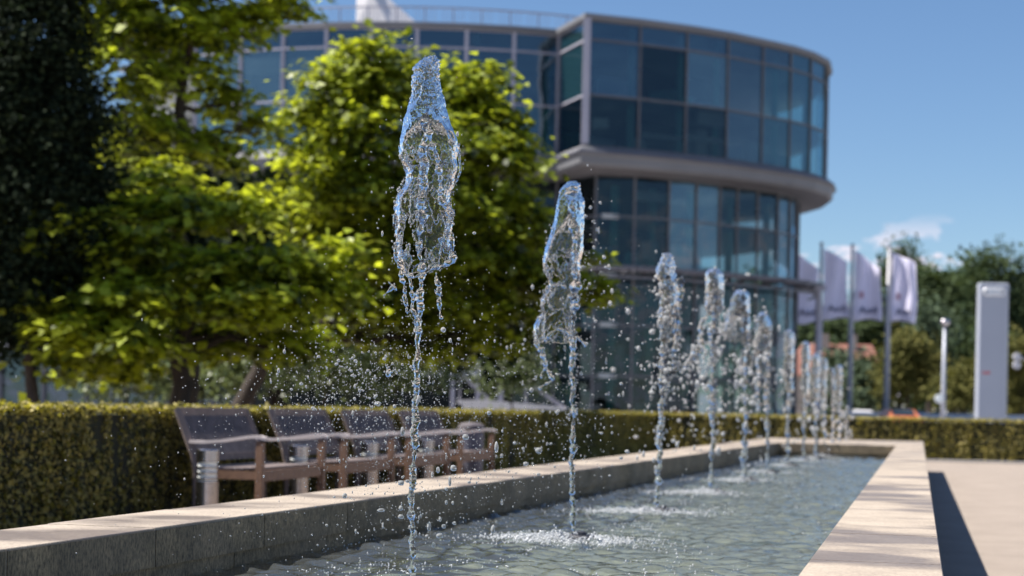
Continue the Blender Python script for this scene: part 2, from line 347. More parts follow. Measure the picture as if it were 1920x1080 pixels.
# slips over the coping's inner face: shade put into the colour, plus damp
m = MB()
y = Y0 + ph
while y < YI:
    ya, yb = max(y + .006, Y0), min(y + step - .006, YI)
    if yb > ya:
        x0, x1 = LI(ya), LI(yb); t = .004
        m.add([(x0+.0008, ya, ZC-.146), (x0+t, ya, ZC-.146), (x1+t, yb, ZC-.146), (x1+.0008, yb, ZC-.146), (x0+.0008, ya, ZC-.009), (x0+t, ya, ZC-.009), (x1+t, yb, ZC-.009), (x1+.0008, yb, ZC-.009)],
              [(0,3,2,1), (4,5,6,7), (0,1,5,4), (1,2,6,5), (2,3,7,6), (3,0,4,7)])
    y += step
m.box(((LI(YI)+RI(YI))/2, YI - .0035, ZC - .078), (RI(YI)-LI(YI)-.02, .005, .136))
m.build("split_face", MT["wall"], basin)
fl = MB(); fl.add([(LI(Y0)-.1, Y0, .12), (RI(Y0)+.1, Y0, .12), (RI(YI)+.1, YI+.05, .12), (LI(YI)-.1, YI+.05, .12)], [(0, 1, 2, 3)])
fl.build("basin_floor", MT["floor"], basin)
# the water surface: real ripples
JET_PX = [(773, 1113), (1074, 1013), (1231, 961), (1335, 926), (1398, 902), (1440, 887), (1477, 874), (1507, 865), (1530, 861), (1547, 856), (1562, 852), (1575, 848.5), (1588, 846)]
JETS = [on_z(x, y, ZW) for x, y in JET_PX]
def water_surface():
    ys = [3.2]
    while ys[-1] < YI + .02: ys.append(ys[-1] + .012 + .0022 * ys[-1])
    ys = np.array(ys); nx = 200; t = np.linspace(0, 1, nx)
    Yg, Tg = np.meshgrid(ys, t, indexing='ij'); L = np.array([LI(v) + .003 for v in ys])[:, None]; Rg = np.array([RI(v) - .003 for v in ys])[:, None]
    X = L + (Rg - L) * Tg; Z = np.zeros_like(X); r = np.random.default_rng(3)
    for k in range(46):
        lam = r.uniform(.05, .27); a = r.uniform(0, 2*math.pi); kx, ky = math.cos(a)*2*math.pi/lam, math.sin(a)*2*math.pi/lam
        Z += .0032 * lam / .3 * (1.25 if k % 3 == 0 else 1) * np.sin(kx*X + ky*Yg + r.uniform(0, 6.28) + .8*np.sin(X*r.uniform(1, 3)+Yg*r.uniform(1, 3))) * r.uniform(.4, 1)
    for j in JETS:
        d = np.hypot(X - j.x, Yg - j.y); Z += .010 * np.exp(-d*1.6) * np.sin(d * 38 + 9 * j.x * j.y) + .012*np.exp(-(d/.16)**2)*np.sin(X*61+Yg*47)
    V = np.stack([X, Yg, Z + ZW], -1).reshape(-1, 3); ny = len(ys); i = np.arange(ny-1)[:, None]*nx + np.arange(nx-1)[None]; i = i.ravel()
    link("water", fast("water", V, np.stack([i, i+1, i+nx+1, i+nx], 1)), MT["pool"], smooth=True, kind="structure")
    return ny
water_surface()

# ------------------------------------------------------------------ water droplets and jets
_t = (1 + 5 ** .5) / 2
IV = np.array([(-1,_t,0),(1,_t,0),(-1,-_t,0),(1,-_t,0),(0,-1,_t),(0,1,_t),(0,-1,-_t),(0,1,-_t),(_t,0,-1),(_t,0,1),(-_t,0,-1),(-_t,0,1)], float); IV /= np.linalg.norm(IV[0])
IF = np.array([(0,11,5),(0,5,1),(0,1,7),(0,7,10),(0,10,11),(1,5,9),(5,11,4),(11,10,2),(10,7,6),(7,1,8),(3,9,4),(3,4,2),(3,2,6),(3,6,8),(3,8,9),(4,9,5),(2,4,11),(6,2,10),(8,6,7),(9,8,1)])
def ico2():
    V = [tuple(v) for v in IV]; F2 = []; ca = {}
    def mid(a, b):
        k = (min(a, b), max(a, b))
        if k not in ca: p = (np.array(V[a]) + np.array(V[b])); V.append(tuple(p/np.linalg.norm(p))); ca[k] = len(V)-1
        return ca[k]
    for a, b, c in IF: ab, bc, ac = mid(a, b), mid(b, c), mid(a, c); F2 += [(a, ab, ac), (b, bc, ab), (c, ac, bc), (ab, bc, ac)]
    return np.array(V), np.array(F2)
IV2, IF2 = ico2()
def blobs(P, Rr, rg, hi=False, flat=.38):
    P = np.asarray(P, float); Rr = np.asarray(Rr, float); BV, BF = (IV2, IF2) if hi else (IV, IF)
    n = len(P); sc = 1 + rg.uniform(-flat, flat, (n, 1, 3)); sc = sc*np.where(rg.uniform(0, 1, (n, 1, 1)) < .3, np.array([.8, .8, 1.7]), 1.0); V = P[:, None] + BV[None]*sc*Rr[:, None, None]*(1 + rg.uniform(-.13, .13, (n, len(BV), 1)) * (Rr[:, None, None] > .004))
    Fc = (np.arange(n)[:, None, None]*len(BV) + BF[None]).reshape(-1, 3); return V.reshape(-1, 3), Fc
def n3(x, y, z): return noise.noise(Vector((x, y, z)))

class Jet:
    """ local frame: x to the right as the camera sees it, y away from it, z up; pixels relative to the base """
    def __init__(s, i, label):
        s.i = i; s.base = JETS[i]; s.bx, s.by = JET_PX[i]; s.D = (s.base - CAM).dot(FW); s.k = s.D / F_PX
        s.root = empty("water_jet", s.base, TH, label=label, cat="water jet", group="water jets of the fountain")
        s.rg = np.random.default_rng(100 + i); s.smv = []; s.smf = []; s.nv = 0; s.dv = []; s.dr = []
    def L(s, x, y, dy=0.0):
        dx, dz = (x - s.bx), (s.by - y)
        return Vector(((dx*math.cos(RHO) - dz*math.sin(RHO)) * s.k, dy, (dz*math.cos(RHO) + dx*math.sin(RHO)) * s.k))
    def addq(s, V, Fc): s.smv.append(np.asarray(V, float)); s.smf.append(np.asarray(Fc) + s.nv); s.nv += len(V)
    def strand(s, pts, rpx, amp=.55, dy=0.0, freq=1.0, wob=1.0, n=12):
        P = [s.L(p[0], p[1], dy + (p[2] if len(p) > 2 else 0)) for p in pts]; seg = [(b-a).length for a, b in zip(P, P[1:])]; Lt = sum(seg)
        ks = s.k*(.66 if s.i < 2 else .8); r0 = rpx[0]*ks if hasattr(rpx, '__len__') else rpx*ks; r1 = rpx[1]*ks if hasattr(rpx, '__len__') else r0
        st = max(s.k*1.6, .0022); N = max(int(Lt / st), 4); cum = np.cumsum([0]+seg); so = s.rg.uniform(0, 50); V = []
        pa = np.array(P)
        for q in range(N+1):
            d = Lt*q/N; c = np.array([np.interp(d, cum, pa[:, a]) for a in range(3)]); r = r0 + (r1-r0)*q/N; fr = freq/(max(r, 1e-5)*3.2)
            nb = n3(d*fr, so, 1.3) + .6*n3(d*fr*2.3, so, 7.7); rr_ = r*max(.22, 1 + amp*1.5*nb)
            if q in (0, N): rr_ *= .15
            elif q in (1, N-1): rr_ *= .7
            w = r*wob*1.2; c = c + np.array((n3(d*fr*.6, so, 20)*w, n3(d*fr*.6, so, 30)*w, 0))
            tq = pa[min(len(pa)-1, int(np.searchsorted(cum, d, 'right')))] - pa[max(0, int(np.searchsorted(cum, d, 'right'))-1)]
            tl = np.linalg.norm(tq); tq = tq/tl if tl > 0 else np.array((0, 0, 1.)); a = np.cross(tq, (0, 1., 0)); al = np.linalg.norm(a)
            a = a/al if al > .1 else np.array((1., 0, 0)); b = np.cross(tq, a)
            for k in range(n):
                an = 2*math.pi*k/n; rl = rr_*(1 + .38*n3(math.cos(an)*1.4+so, math.sin(an)*1.4, d*fr*2.2) + .2*n3(math.cos(an)*3+so, math.sin(an)*3, d*fr*5)); V.append(c + (a*math.cos(an) + b*math.sin(an))*rl)
        Fc = [(q*n+k, q*n+(k+1) % n, (q+1)*n+(k+1) % n, (q+1)*n+k) for q in range(N) for k in range(n)]
        V.append(np.mean(V[:n], 0)); V.append(np.mean(V[N*n:N*n+n], 0)); c0, c1 = len(V)-2, len(V)-1
        Fc += [(c0, (k+1) % n, k, k) for k in range(0)]
        s.addq(V, Fc)
    def bell(s, outline, solid_to, amp=(5, 2.2), th=1.6, depth=.62, nr=120, fine=1.0, tear=None):
        """ outline: (y, left, right) px, top to bottom; above solid_to the body is solid water, below it a thin sheet """
        ys = np.array([o[0] for o in outline], float); ll = np.array([o[1] for o in outline], float); rr_ = np.array([o[2] for o in outline], float)
        y = np.arange(ys[0], ys[-1], 1.5); n = nr; so = s.rg.uniform(0, 90); out = []; inn = []
        for yy in y:
            l_, r_ = np.interp(yy, ys, ll), np.interp(yy, ys, rr_); c = (l_+r_)/2; hw = max((r_-l_)/2, .8); f = np.clip((yy-ys[0])/(solid_to-ys[0]), 0, 1)
            A = amp[0]*(1-f) + amp[1]*f
            ro, ri = [], []
            wv = 11*min(1, max(0, (yy-ys[0]-25)/60)); y0_ = yy
            for k in range(n):
                an = 2*math.pi*k/n; ca, sa = math.cos(an), math.sin(an); px, py = hw*ca, hw*sa*depth; yy = y0_ + wv*(n3(ca*1.3+so, sa*1.3, 4) + .5*n3(ca*3.3+so, sa*3.3, 8))
                q = (px*.085*fine+so, py*.085*fine, yy*.05*fine); w = n3(*q) + .55*n3(q[0]*2.4, q[1]*2.4, q[2]*2.0) + (.4+.4*(1-f))*n3(q[0]*5.1, q[1]*5.1, q[2]*5.1) + (.2+.5*(1-f))*n3(q[0]*8.3, q[1]*8.3, q[2]*8.3)
                dsp = A*w; tk = th*(1 + .9*n3(px*.06+so, py*.06+9, yy*.03)) + .9*abs(n3(px*.2+so, py*.2+3, yy*.1))
                ro.append(s.L(c + px + ca*dsp, yy, (py + sa*dsp)*s.k)); tk = max(tk, .35); g_ = (y0_-solid_to)/45
                if g_ < 1: tk = tk + (hw*.96 - tk)*(1-max(g_, 0))**1.5
                if y0_ >= solid_to:
                    w2 = 1.5*n3(q[0]*2.6+5, q[1]*2.6, q[2]*2.4) + 1.1*n3(q[0]*6+5, q[1]*6, q[2]*5); w2 = min(w2, (tk-.3)/.6); qs = 1 - min(1, tk/hw); ri.append(s.L(c + px*qs + ca*min(1, max(g_, .1))*(dsp-.6*w2), yy, (py*qs + sa*min(1, max(g_, .1))*(dsp-.6*w2))*s.k))
            out.append(ro)
            if ri: inn.append(ri)
        V = [p for r in out for p in r]; m_ = len(out); mi = len(inn); b = len(V); off = m_ - mi; V += [p for r in inn for p in r]
        keep = np.ones((m_-1, n), bool)
        if tear:
            y0t, y1t, lo, hi_ = tear
            for i in range(m_-1):
                if y[i] > y0t and i > off + 2:
                    thr = hi_ + (lo-hi_)*min(1, (y[i]-y0t)/(y1t-y0t))
                    for k in range(n):
                        an = 2*math.pi*k/n; hw = (np.interp(y[i], ys, rr_) - np.interp(y[i], ys, ll))/2
                        keep[i, k] = n3(math.cos(an)*hw*.035+so, math.sin(an)*1.7, y[i]*.017) + .45*n3(math.cos(an)*hw*.12+so, math.sin(an)*3, y[i]*.06) < thr
        Fc = []; rim = []
        for i in range(m_-1):
            for k in range(n):
                if not keep[i, k]: continue
                k2 = (k+1) % n; Fc.append((i*n+k, i*n+k2, (i+1)*n+k2, (i+1)*n+k))
                if i >= off:
                    q = i-off; a_, b_, c_, d_ = b+q*n+k, b+q*n+k2, b+(q+1)*n+k2, b+(q+1)*n+k; Fc.append((a_, d_, c_, b_))
                    if tear:
                        if not keep[i, (k-1) % n]: Fc.append((i*n+k, (i+1)*n+k, d_, a_)); rim.append(V[i*n+k])
                        if not keep[i, k2]: Fc.append((i*n+k2, b_, c_, (i+1)*n+k2)); rim.append(V[i*n+k2])
                        if i+1 < m_-1 and not keep[i+1, k]: Fc.append(((i+1)*n+k, (i+1)*n+k2, c_, d_)); rim.append(V[(i+1)*n+k])
                        if i > off and not keep[i-1, k]: Fc.append((i*n+k, a_, b_, i*n+k2)); rim.append(V[i*n+k])
                    if i == m_-2: Fc.append(((m_-1)*n+k, (m_-1)*n+k2, c_, d_))
        if inn:
            c = len(V); V.append(sum(inn[0], Vector())/n); Fc += [(b+2*k, b+2*k+1, b+(2*k+2) % n, c) for k in range(n//2)]
        for p in rim:
            if s.rg.uniform() < .55: s.dv.append(Vector(p) + Vector(s.rg.normal(0, .6*s.k, 3))); s.dr.append(s.rg.uniform(.7, 2.1)*s.k)
        c = len(V); V.append(sum(out[0], Vector())/n); Fc += [(2*k, c, (2*k+2) % n, 2*k+1) for k in range(n//2)]
        s.addq([tuple(p) for p in V], Fc)
    def drops(s, n, cx, cy_, sx, sy, rpx=(.8, 3.2), dy=.12, uniform=False):
        if s.i > 1: n = int(n*.6)
        for _ in range(n):
            if uniform: x, y = cx + s.rg.uniform(-sx, sx), cy_ + s.rg.uniform(-sy, sy)
            else: x, y = s.rg.normal(cx, sx), s.rg.normal(cy_, sy)
            if y > s.by: continue
            s.dv.append(s.L(x, y, s.rg.normal(0, dy))); s.dr.append(max(.35, min(rpx[1], rpx[0]*math.exp(s.rg.normal(0, .55))))*s.k)
    def clump(s, pts, n, rpx, spread):           # a chain of lumps of water along a path
        P = np.array([(p[0], p[1]) for p in pts], float); cum = np.concatenate([[0], np.cumsum(np.linalg.norm(np.diff(P, axis=0), axis=1))])
        for _ in range(n if s.i < 2 else int(n*.7)):
            d = s.rg.uniform(0, cum[-1]); x, y = np.interp(d, cum, P[:, 0]), np.interp(d, cum, P[:, 1])
            s.dv.append(s.L(x + s.rg.normal(0, spread), y + s.rg.normal(0, spread), s.rg.normal(0, spread)*s.k)); s.dr.append(s.rg.uniform(.3, 1)**1.6*rpx*s.k*(.62 if s.i < 2 else .8))
    def finish(s, foam=260, fr=.30):
        if s.smv:
            link("water_body", fast("water_body", np.concatenate(s.smv), np.concatenate(s.smf)), MT["aerated_body"] if s.i > 1 else MT["water"], s.root, smooth=True)
        big = [(v, r) for v, r in zip(s.dv, s.dr) if r > 2.0*s.k]; sm = [(v, r) for v, r in zip(s.dv, s.dr) if r <= 2.0*s.k]
        Vs = []; Fs = []; o = 0
        for lst, hi in ((big, True), (sm, False)):
            if lst:
                V, Fc = blobs([tuple(v) for v, _ in lst], [r for _, r in lst], s.rg, hi); Vs.append(V); Fs.append(Fc+o); o += len(V)
        if Vs: link("droplets", fast("droplets", np.concatenate(Vs), np.concatenate(Fs)), MT["spray"] if s.i < 2 else MT["aerated"], s.root, smooth=True, kind="stuff")
        if foam:
            foam = int(foam*2.2); a = s.rg.uniform(0, 6.283, foam); r = np.abs(s.rg.normal(0, fr, foam)); rx = s.rg.normal(0, .02, foam)
            kp_ = np.array([n3(math.cos(q)*w*6 + s.i*3.7, math.sin(q)*w*9, 2.2) + .5*n3(math.cos(q)*w*19, math.sin(q)*w*19, s.i) > -.05 + w*.25 for q, w in zip(a, r)]); a, r, rx = a[kp_], r[kp_], rx[kp_]; foam = len(a)
            P = np.stack([np.cos(a)*r + rx - .07, np.sin(a)*r*.75 - .08, np.abs(s.rg.normal(0, .020, foam)) * np.exp(-r*2.5) + .003], 1)
            V, Fc = blobs(P, s.rg.uniform(.0012, .0052, foam) + .003*(s.rg.uniform(0, 1, foam) > .93), s.rg); link("splash_foam", fast("splash_foam", V, Fc), MT["foam"], s.root, smooth=True, kind="stuff")

# --- jet 1, in focus
j = Jet(0, "nearest and tallest water jet, in sharp focus left of the picture's centre")
j.bell([(105, 803, 815), (108, 796, 818), (116, 786, 821), (125, 776, 823), (131, 775, 822), (136, 778, 823), (142, 773, 824), (157, 773, 825), (175, 772, 829), (187, 770, 832), (205, 763, 836), (220, 757, 839), (243, 753, 846), (267, 750, 857), (280, 749, 859), (293, 750, 858),
        (303, 756, 856), (318, 763, 858), (340, 762, 853), (365, 746, 845), (390, 741, 843), (405, 742, 852), (420, 741, 850), (450, 743, 845), (475, 744, 847), (492, 748, 848), (503, 754, 832), (514, 760, 818)],
       212, amp=(6.0, 2.4), th=1.5, depth=.5, nr=150, tear=(275, 430, .0, .45))
j.strand([(797, 215), (796, 260), (794, 300), (795, 345), (791, 400), (787, 440), (789, 480), (792, 512)], 10, .75, -.012)
j.strand([(800, 240), (812, 275), (822, 300), (824, 345), (826, 370), (836, 395)], (7, 5), .8, -.02)
j.strand([(836, 395), (846, 405), (842, 430), (847, 460), (848, 488), (835, 498), (815, 502), (800, 512)], (7, 8), .8)
j.strand([(752, 270), (750, 290), (756, 305), (764, 320), (763, 345), (748, 362), (742, 385), (741, 420), (746, 450), (742, 490), (752, 503)], (3.5, 5), .8)
j.strand([(858, 268), (861, 290), (864, 320), (856, 340), (846, 356), (842, 372), (845, 395)], (3.0, 3.5), .6)
j.strand([(852, 325), (840, 335), (835, 352), (838, 375)], 2.4, .6)
j.strand([(752, 500), (762, 512), (775, 520), (790, 512)], 5, .7)
j.strand([(752, 505), (756, 530), (758, 560), (764, 590)], (5, 3.5), .8)
j.strand([(770, 515), (772, 550), (776, 590), (783, 612)], (5, 5), .8)
j.strand([(796, 510), (788, 545), (786, 590), (784, 625)], (8, 8), .7)
j.strand([(818, 510), (821, 535), (824, 556), (823, 575), (828, 600)], (6, 4), .9)
j.strand([(745, 545), (735, 535), (727, 528)], (3, 2.5), .8); j.strand([(741, 532), (730, 545), (719, 555)], (3, 5), .8)
j.strand([(786, 600), (783, 660), (781, 700), (779, 760), (778, 800), (775, 860), (774, 920), (773, 1000), (772, 1113)], (9.0, 7.5), .55, 0, .8, 1.1, 16)
j.strand([(722, 682), (727, 695), (730, 708)], (4, 7), .5); j.strand([(730, 700), (740, 692), (746, 700)], (4, 2.5), .5)
j.clump([(798, 125), (800, 210), (797, 290), (791, 400), (790, 510)], 210, 4.5, 5.5)
j.clump([(752, 300), (764, 320), (748, 362), (741, 420), (743, 495)], 90, 3.6, 3.5)
j.clump([(858, 268), (864, 320), (845, 360), (850, 405), (845, 450), (848, 490), (800, 508)], 110, 3.2, 4)
j.clump([(757, 520), (764, 580), (785, 610)], 60, 4, 6); j.clump([(786, 600), (781, 700), (776, 860), (773, 1080)], 150, 3.4, 6)
j.clump([(735, 350), (740, 365)], 9, 4, 5); j.clump([(820, 520), (826, 600)], 22, 4.5, 4)
for yy in range(112, 505, 6):
    xl = np.interp(yy, [105, 157, 205, 267, 300, 390, 500], [800, 774, 764, 751, 755, 742, 752]); xr = np.interp(yy, [105, 157, 205, 267, 300, 365, 405, 500], [818, 824, 835, 856, 857, 846, 850, 838])
    j.drops(int(64 if yy < 250 else 6), (xl+xr)/2, yy, (xr-xl)/2, 4, (.62, 1.3), .018, uniform=True)  # small bright drops stand in for froth and sparkle on the water skin
j.drops(260, 795, 400, 62, 150, (.8, 2.5)); j.drops(1900, 690, 735, 135, 75, (.62, 1.9), .22); j.drops(2000, 800, 820, 100, 115, (.64, 2.0), .2)
j.drops(420, 640, 720, 75, 42, (1.1, 3), .2); j.drops(900, 720, 900, 170, 110, (.65, 2.4), .25); j.drops(26, 790, 975, 60, 40, (2.6, 5), .1); j.drops(36, 790, 690, 60, 60, (2.0, 4), .1)
j.drops(300, 400, 850, 230, 130, (.6, 2.0), .3); j.drops(26, 800, 910, 60, 45, (2.6, 5.5), .1)
j.finish(900, .26)
# --- jet 2
j = Jet(1, "second water jet from the front, leaning bubble-like sheet on its left side")
j.bell([(340, 1066, 1080), (346, 1060, 1084), (356, 1050, 1089), (378, 1046, 1094), (417, 1038, 1096), (452, 1027, 1094), (470, 1021, 1092), (491, 1018, 1088), (508, 1022, 1085), (522, 1028, 1082), (534, 1030, 1079), (545, 1022, 1078), (561, 1014, 1077), (575, 1014, 1076), (585, 1019, 1076), (596, 1008, 1076), (608, 1002, 1076), (625, 1001, 1076), (643, 1003, 1074)],
       400, amp=(4.5, 1.8), th=1.6, tear=(470, 600, -.02, .4), depth=.5, nr=110, fine=.7)
j.strand([(1070, 350), (1074, 400), (1075, 450), (1078, 500), (1077, 560), (1074, 600)], (12, 9), .7, -.01)
j.strand([(1076, 560), (1073, 640), (1074, 720), (1075, 800), (1073, 880), (1072, 940), (1074, 1012)], (7.5, 6), .6, 0, .8, 1, 14)
j.strand([(1003, 640), (1012, 655), (1020, 672), (1024, 690), (1038, 715)], (5, 4), .8); j.strand([(1018, 650), (1022, 690), (1012, 710)], (5, 4), .9)
j.strand([(1020, 640), (1030, 628), (1045, 616), (1060, 620), (1072, 632)], 3.5, .7); j.strand([(1034, 536), (1050, 534), (1062, 540)], 3.5, .6)
j.strand([(1021, 586), (1020, 610), (1018, 640)], 3, .7); j.strand([(1037, 713), (1020, 722), (1008, 730)], 3.5, .8); j.strand([(1080, 630), (1092, 642), (1100, 650)], 3.5, .8)
j.clump([(1066, 355), (1072, 450), (1078, 540), (1074, 640), (1075, 800)], 200, 5, 6); j.clump([(1030, 420), (1024, 500), (1016, 590), (1003, 640), (1020, 690)], 80, 3.6, 5)
j.drops(460, 1050, 760, 75, 110, (.85, 2.5), .25); j.drops(200, 1070, 620, 50, 90, (.8, 2.3), .2); j.drops(300, 1010, 800, 90, 90, (.8, 2.4), .3); j.drops(12, 1000, 860, 60, 70, (2.6, 5), .2)
j.drops(120, 1100, 500, 20, 70, (1.2, 3)); j.drops(80, 1120, 700, 80, 100, (1.5, 3.5), .3)
j.finish(3600, .27)
# --- jets 3 to 6
j = Jet(2, "third water jet from the front, a thick frothy column")
j.bell([(475, 1243, 1256), (482, 1238, 1262), (505, 1232, 1266), (530, 1235, 1270), (560, 1238, 1272), (600, 1236, 1268), (640, 1238, 1266)], 560, amp=(5, 4), depth=.7, nr=70, fine=1.0, tear=(575, 640, .1, .3))
j.strand([(1272, 520), (1277, 545), (1272, 580), (1268, 640), (1262, 690)], (7, 6), .8); j.strand([(1243, 620), (1240, 700), (1240, 760), (1236, 850), (1233, 930), (1231, 961)], (7, 5), .6)
j.strand([(1268, 680), (1250, 720), (1246, 760)], (6, 4), .9); j.clump([(1246, 490), (1250, 600), (1250, 700), (1240, 760)], 220, 6, 11); j.clump([(1270, 530), (1265, 690), (1245, 745)], 80, 5, 6)
j.drops(150, 1260, 750, 45, 80, (1.6, 4.5), .3); j.drops(80, 1210, 640, 30, 80, (1.2, 4), .3); j.finish(2400, .26)
j = Jet(3, "fourth water jet from the front, with a curl of water falling to its left")
j.bell([(504, 1332, 1346), (512, 1324, 1355), (530, 1322, 1357), (550, 1324, 1356), (575, 1322, 1355), (590, 1328, 1352)], 530, amp=(3, 2.5), depth=.8, nr=70, th=1.6, tear=(545, 590, -.05, .3))
j.strand([(1328, 588), (1316, 600), (1312, 630), (1316, 645), (1300, 665), (1285, 690)], (5, 6), .9); j.strand([(1320, 650), (1300, 670), (1275, 700)], (6, 4), .9)
j.strand([(1343, 530), (1337, 600), (1335, 700), (1336, 800), (1334, 880), (1335, 926)], (7, 5), .7); j.clump([(1337, 510), (1337, 600), (1336, 720)], 140, 5.5, 7)
j.clump([(1318, 640), (1285, 695)], 70, 5, 8); j.drops(260, 1330, 700, 50, 75, (1.8, 5), .35); j.finish(2000, .27)
j = Jet(4, "fifth water jet from the front, fanning out to the left as it falls")
j.bell([(543, 1383, 1396), (550, 1376, 1403), (565, 1370, 1405), (590, 1364, 1406), (620, 1358, 1406), (640, 1360, 1404)], 565, amp=(3, 3), depth=.7, nr=70, th=1.6, tear=(580, 640, -.1, .3))
j.strand([(1397, 570), (1401, 640), (1398, 720), (1397, 800), (1396, 860), (1398, 902)], (7, 5), .8); j.clump([(1392, 555), (1398, 640), (1398, 750)], 150, 5, 6); j.clump([(1370, 590), (1350, 640), (1330, 690), (1300, 690)], 120, 5, 10)
j.drops(220, 1370, 690, 40, 70, (2, 5), .35); j.drops(90, 1340, 770, 60, 60, (2, 5), .4); j.finish(1600, .27)
j = Jet(5, "sixth water jet from the front, a narrow arch with two trailing strands")
j.bell([(585, 1426, 1436), (592, 1420, 1442), (610, 1417, 1446), (640, 1414, 1447), (660, 1416, 1445)], 600, amp=(2, 2), depth=.7, nr=60, th=1.4, tear=(612, 660, -.1, .3))
j.strand([(1440, 610), (1438, 680), (1437, 740), (1439, 820), (1440, 887)], (5.5, 4), .8); j.strand([(1418, 650), (1422, 690), (1420, 740), (1424, 770)], (5, 4), .9); j.clump([(1432, 590), (1438, 660), (1437, 740)], 90, 4.5, 5); j.clump([(1414, 655), (1440, 665)], 26, 4, 4)
j.drops(90, 1425, 740, 25, 70, (2, 5), .35); j.finish(900, .27)
names = ["seventh water jet from the front, bulky halfway up its narrow stem", "eighth water jet from the front, first of the crowded far cluster", "ninth water jet from the front, merging with its neighbours in the far cluster",
         "tenth water jet from the front, right side of the far cluster", "eleventh water jet from the front, thin column before the flagpoles", "twelfth water jet, second from the far end of the basin", "farthest and smallest water jet, just before the basin's end wall"]
tops = [(1480, 617), (1511, 640), (1530, 662), (1545, 672), (1562, 690), (1574, 684), (1588, 760)]
for q, (nm, (tx, ty)) in enumerate(zip(names, tops)):
    i = 6 + q; j = Jet(i, nm); bx, by = JET_PX[i]; w = (13, 11, 11, 8, 6, 8, 4)[q]; hgt = by - ty; my = ty + hgt*.45
    j.bell([(ty, tx-2, tx+2), (ty+5, tx-w*.6, tx+w*.6), (ty+18, tx-w*.7, tx+w*.75), (ty+hgt*.25, tx-w*.8, tx+w*.6), (my, tx-w*.6, tx+w*.5)], my, amp=(2.4, 2.4), depth=.8, nr=40)
    j.strand([(tx, my-6), (bx, (my+by)/2), (bx, by)], (4, 3.2), .7); j.clump([(tx, ty+4), (tx, my), (bx, (my+by)/2)], 60, 3.4, w*.38)
    if q == 0: j.clump([(1484, 680), (1470, 700), (1478, 712)], 60, 4, 6)
    if q in (1, 2, 3): j.drops(70, tx, my+60, 10, 65, (1.6, 3.6), .4)
    else: j.drops(30, tx, my+30, 9, 60, (1.5, 4), .4)
    j.finish(600, .27)
# nozzles
for i, p in enumerate(JETS):
    if i == 0: continue
    m = MB(); m.lathe([(.018, -.05), (.018, -.012), (.075, -.012), (.082, -.004), (.082, .022), (.072, .030), (.030, .030), (.026, .045), (.014, .05)], n=20)
    lab = ["", "dark round nozzle in the foam under the second jet", "dark round nozzle under the third jet, standing clear of foam", "dark round nozzle under the fourth jet", "dark round nozzle under the fifth jet", "dark round nozzle under the sixth jet",
           "dark round nozzle under the seventh jet", "dark nozzle under the eighth jet, at the near side of the far cluster", "dark nozzle under the ninth jet, middle of the far cluster", "dark nozzle under the tenth jet, far side of the cluster",
           "dark nozzle under the eleventh jet", "dark nozzle under the twelfth jet", "dark nozzle under the last small jet by the end wall"][i]
    o = m.build("fountain_nozzle", MT["dark"], label=lab, cat="nozzle", group="nozzles in the basin"); o.location = (p.x + .05, p.y - .02, p.z)

# floating bubbles and flecks over the whole basin
rgb = np.random.default_rng(77); nb_ = 12000; yb = 5.2 + (YI-5.4)*rgb.uniform(0, 1, nb_)**1.6; tb = np.clip(rgb.normal(.42, .24, nb_), .02, .98); P = []
for y_, t_ in zip(yb, tb):
    x_ = LI(y_) + (RI(y_)-LI(y_))*t_
    if n3(x_*1.6, y_*.9, 3) + .5*n3(x_*6, y_*5, 9) > .12: P.append((x_, y_, ZW + .004))
V, Fc = blobs(P, rgb.uniform(.0012, .0048, len(P)), rgb); link("floating_bubbles", fast("floating_bubbles", V, Fc), MT["foam"], smooth=True, kind="stuff", label="small bubbles and flecks of foam drifting on the basin water", cat="bubbles")
